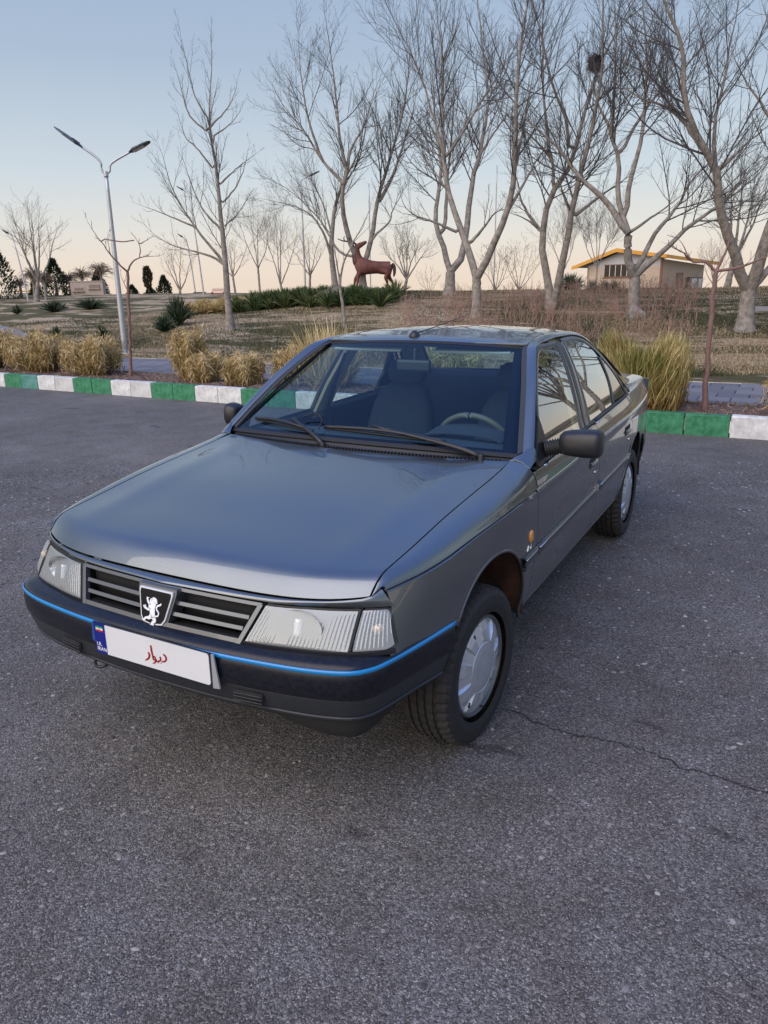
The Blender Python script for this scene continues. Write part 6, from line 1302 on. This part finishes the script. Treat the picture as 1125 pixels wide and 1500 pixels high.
def seat(x, wide=.48):
    s_ = empty('seat', (x, 1.38, 0), 0, car)
    rbox('cushion', (0, -.10, .56), (wide, .52, .16), M_SEAT, s_, .05); loft_box('backrest', [(.58, .46, .10, .12), (.70, .45, .14, .15), (.86, .42, .13, .19), (.98, .37, .12, .225), (1.06, .29, .10, .25), (1.09, .20, .06, .262)], M_SEAT, s_); loft_box('headrest', [(1.085, .15, .05, .27), (1.105, .22, .085, .275), (1.16, .25, .095, .285), (1.21, .23, .08, .295), (1.228, .16, .04, .30)], M_SEAT, s_)
    for a in (-.06, .06): tubeobj('headrest_post', [(a, .27, 1.05), (a, .295, 1.18)], .006, M_CHR, s_, 6)
seat(.36); seat(-.33)
bs = rbox('rear_bench', (0, 2.10, .55), (1.26, .5, .18), M_SEAT, car, .06); rbox('bench_back', (0, 2.43, .82), (1.24, .14, .56), M_SEAT, bs, .06, radians(-20))
boxobj('parcel_shelf', (0, 2.72, 1.0), (1.30, .40, .02), M_TRIM, car, .005)
patch('headlining', [[(u*.53, 1.15+1.10*v, 1.352+.022*(1-u*u)-.02*abs(2*v-1)**2) for v in lin(0, 1, 8)] for u in lin(-1, 1, 12)], M_HEADL, hint=(0, 0, -1), thick=.004, bev=0)
rv = rbox('rearview_mirror', (.02, 1.035, 1.262), (.185, .035, .062), M_BLK, car, .014); rv.rotation_euler = (0, 0, 0); tubeobj('mirror_stem', [(.02, 1.04, 1.27), (.02, 1.05, 1.345)], .008, M_BLK, rv, 6)
for s in (-1, 1): rbox('sun_visor', (s*.29, 1.17, 1.345), (.40, .13, .012), M_HEADL, car, .005, radians(18))
# ---------------- wheels
def tyre_mesh():
    prof = [(-.093, .205), (-.099, .235), (-.097, .268), (-.088, .287), (-.074, .2955), (-.056, .2985), (-.052, .2985), (-.051, .291), (-.043, .291), (-.042, .2995), (-.020, .3005), (-.019, .292), (-.011, .292), (-.010, .3005)]
    prof = prof+[(-a, r) for a, r in prof[::-1]]
    n = 144; V = []; F = []; K = len(prof); mats = []
    for i in range(n):
        cut = (i % 3 == 0)
        for k, (a, r) in enumerate(prof):
            rr_ = r; sh = abs(a) > .0525
            if cut and r > .284: rr_ = r-(.0075 if sh else .0035)
            th = 2*pi*(i+(0 if sh else (a*22)))/n
            V.append((a, rr_*cos(th), rr_*sin(th)))
    for i in range(n):
        for k in range(K-1):
            F.append((i*K+k, i*K+k+1, ((i+1) % n)*K+k+1, ((i+1) % n)*K+k)); mats.append(1 if (min(prof[k][1], prof[k+1][1]) > .286) else 0)
    me = bpy.data.meshes.new('tyre'); me.from_pydata(V, [], F); me.update(); me.materials.append(M_TYRE); me.materials.append(M_TREAD); me.polygons.foreach_set('material_index', mats)
    bm = bmesh.new(); bm.from_mesh(me); bmesh.ops.recalc_face_normals(bm, faces=bm.faces[:]); bm.to_mesh(me); bm.free(); return me
TY = tyre_mesh()
def cap_mesh():
    n = 126; rad = [0.0005, .018, .020, .070, .094, .097, .100, .112, .145, .165, .178, .186, .190]; hx = [.028, .028, .0275, .026, .023, .020, .022, .022, .017, .010, .005, .001, -.006]
    V = []; F = []; K = len(rad); mi = []
    for i in range(n):
        th = 2*pi*i/n; ph = (i % 14)/14.
        for k in range(K):
            h = hx[k]
            if 7 <= k <= 10:
                f = abs(ph-.5)*2; h += (-.010 if f < .45 else (.003*(1-f)))*(1 if k in (8, 9) else .4)
            V.append((h, rad[k]*cos(th), rad[k]*sin(th)))
    for i in range(n):
        for k in range(K-1):
            F.append((i*K+k, i*K+k+1, ((i+1) % n)*K+k+1, ((i+1) % n)*K+k)); mi.append(0)
    me = bpy.data.meshes.new('hubcap'); me.from_pydata(V, [], F); me.update(); me.materials.append(M_CAP); return me
CM = cap_mesh()
def wheel(x, y, steer):
    s = 1 if x > 0 else -1; w = empty('wheel', (x, y, .2985), 0, car); w.rotation_euler = (radians(random.uniform(0, 60)), 0, steer+(pi if s < 0 else 0)); w.rotation_mode = 'ZYX' if False else 'XYZ'
    o = bpy.data.objects.new('tyre', TY); COL.objects.link(o); o.parent = w
    c = link('hubcap', CM, w, None, False); c.location = (.070, 0, 0); c.scale = (1, .97, .97)
    bm = bmesh.new()
    for i in range(3):
        a = 2*pi*(i*3+.5)/9; M_ = Matrix.Rotation(a, 3, 'X'); vs = box(bm, (0, 0, 0), (.004, .011, .020), None, .0015)
        bmesh.ops.translate(bm, vec=(.083, 0, .148), verts=vs); bmesh.ops.rotate(bm, cent=(0, 0, 0), matrix=M_, verts=vs)
        bm_obj('vent_slot', bm, M_DARK, w); bm = bmesh.new()
    bm.free()
    lathe('rim', [(-.08, .205), (.05, .200), (.074, .196), (.082, .190), (.085, .184), (.078, .180), (.03, .17), (0, .12), (0, .001)], 48, M_SATIN, w)
    lathe('brake_drum', [(-.09, .001), (-.09, .11), (-.02, .12), (-.02, .001)], 24, M_DARK, w)
    tubeobj('valve', [(.080, .0, -.172), (.095, 0, -.168)], .004, M_RUB, w, 6)
wheel(.722, 0, radians(-4)); wheel(-.722, 0, radians(-4)); wheel(.715, 2.669, 0); wheel(-.715, 2.669, 0)
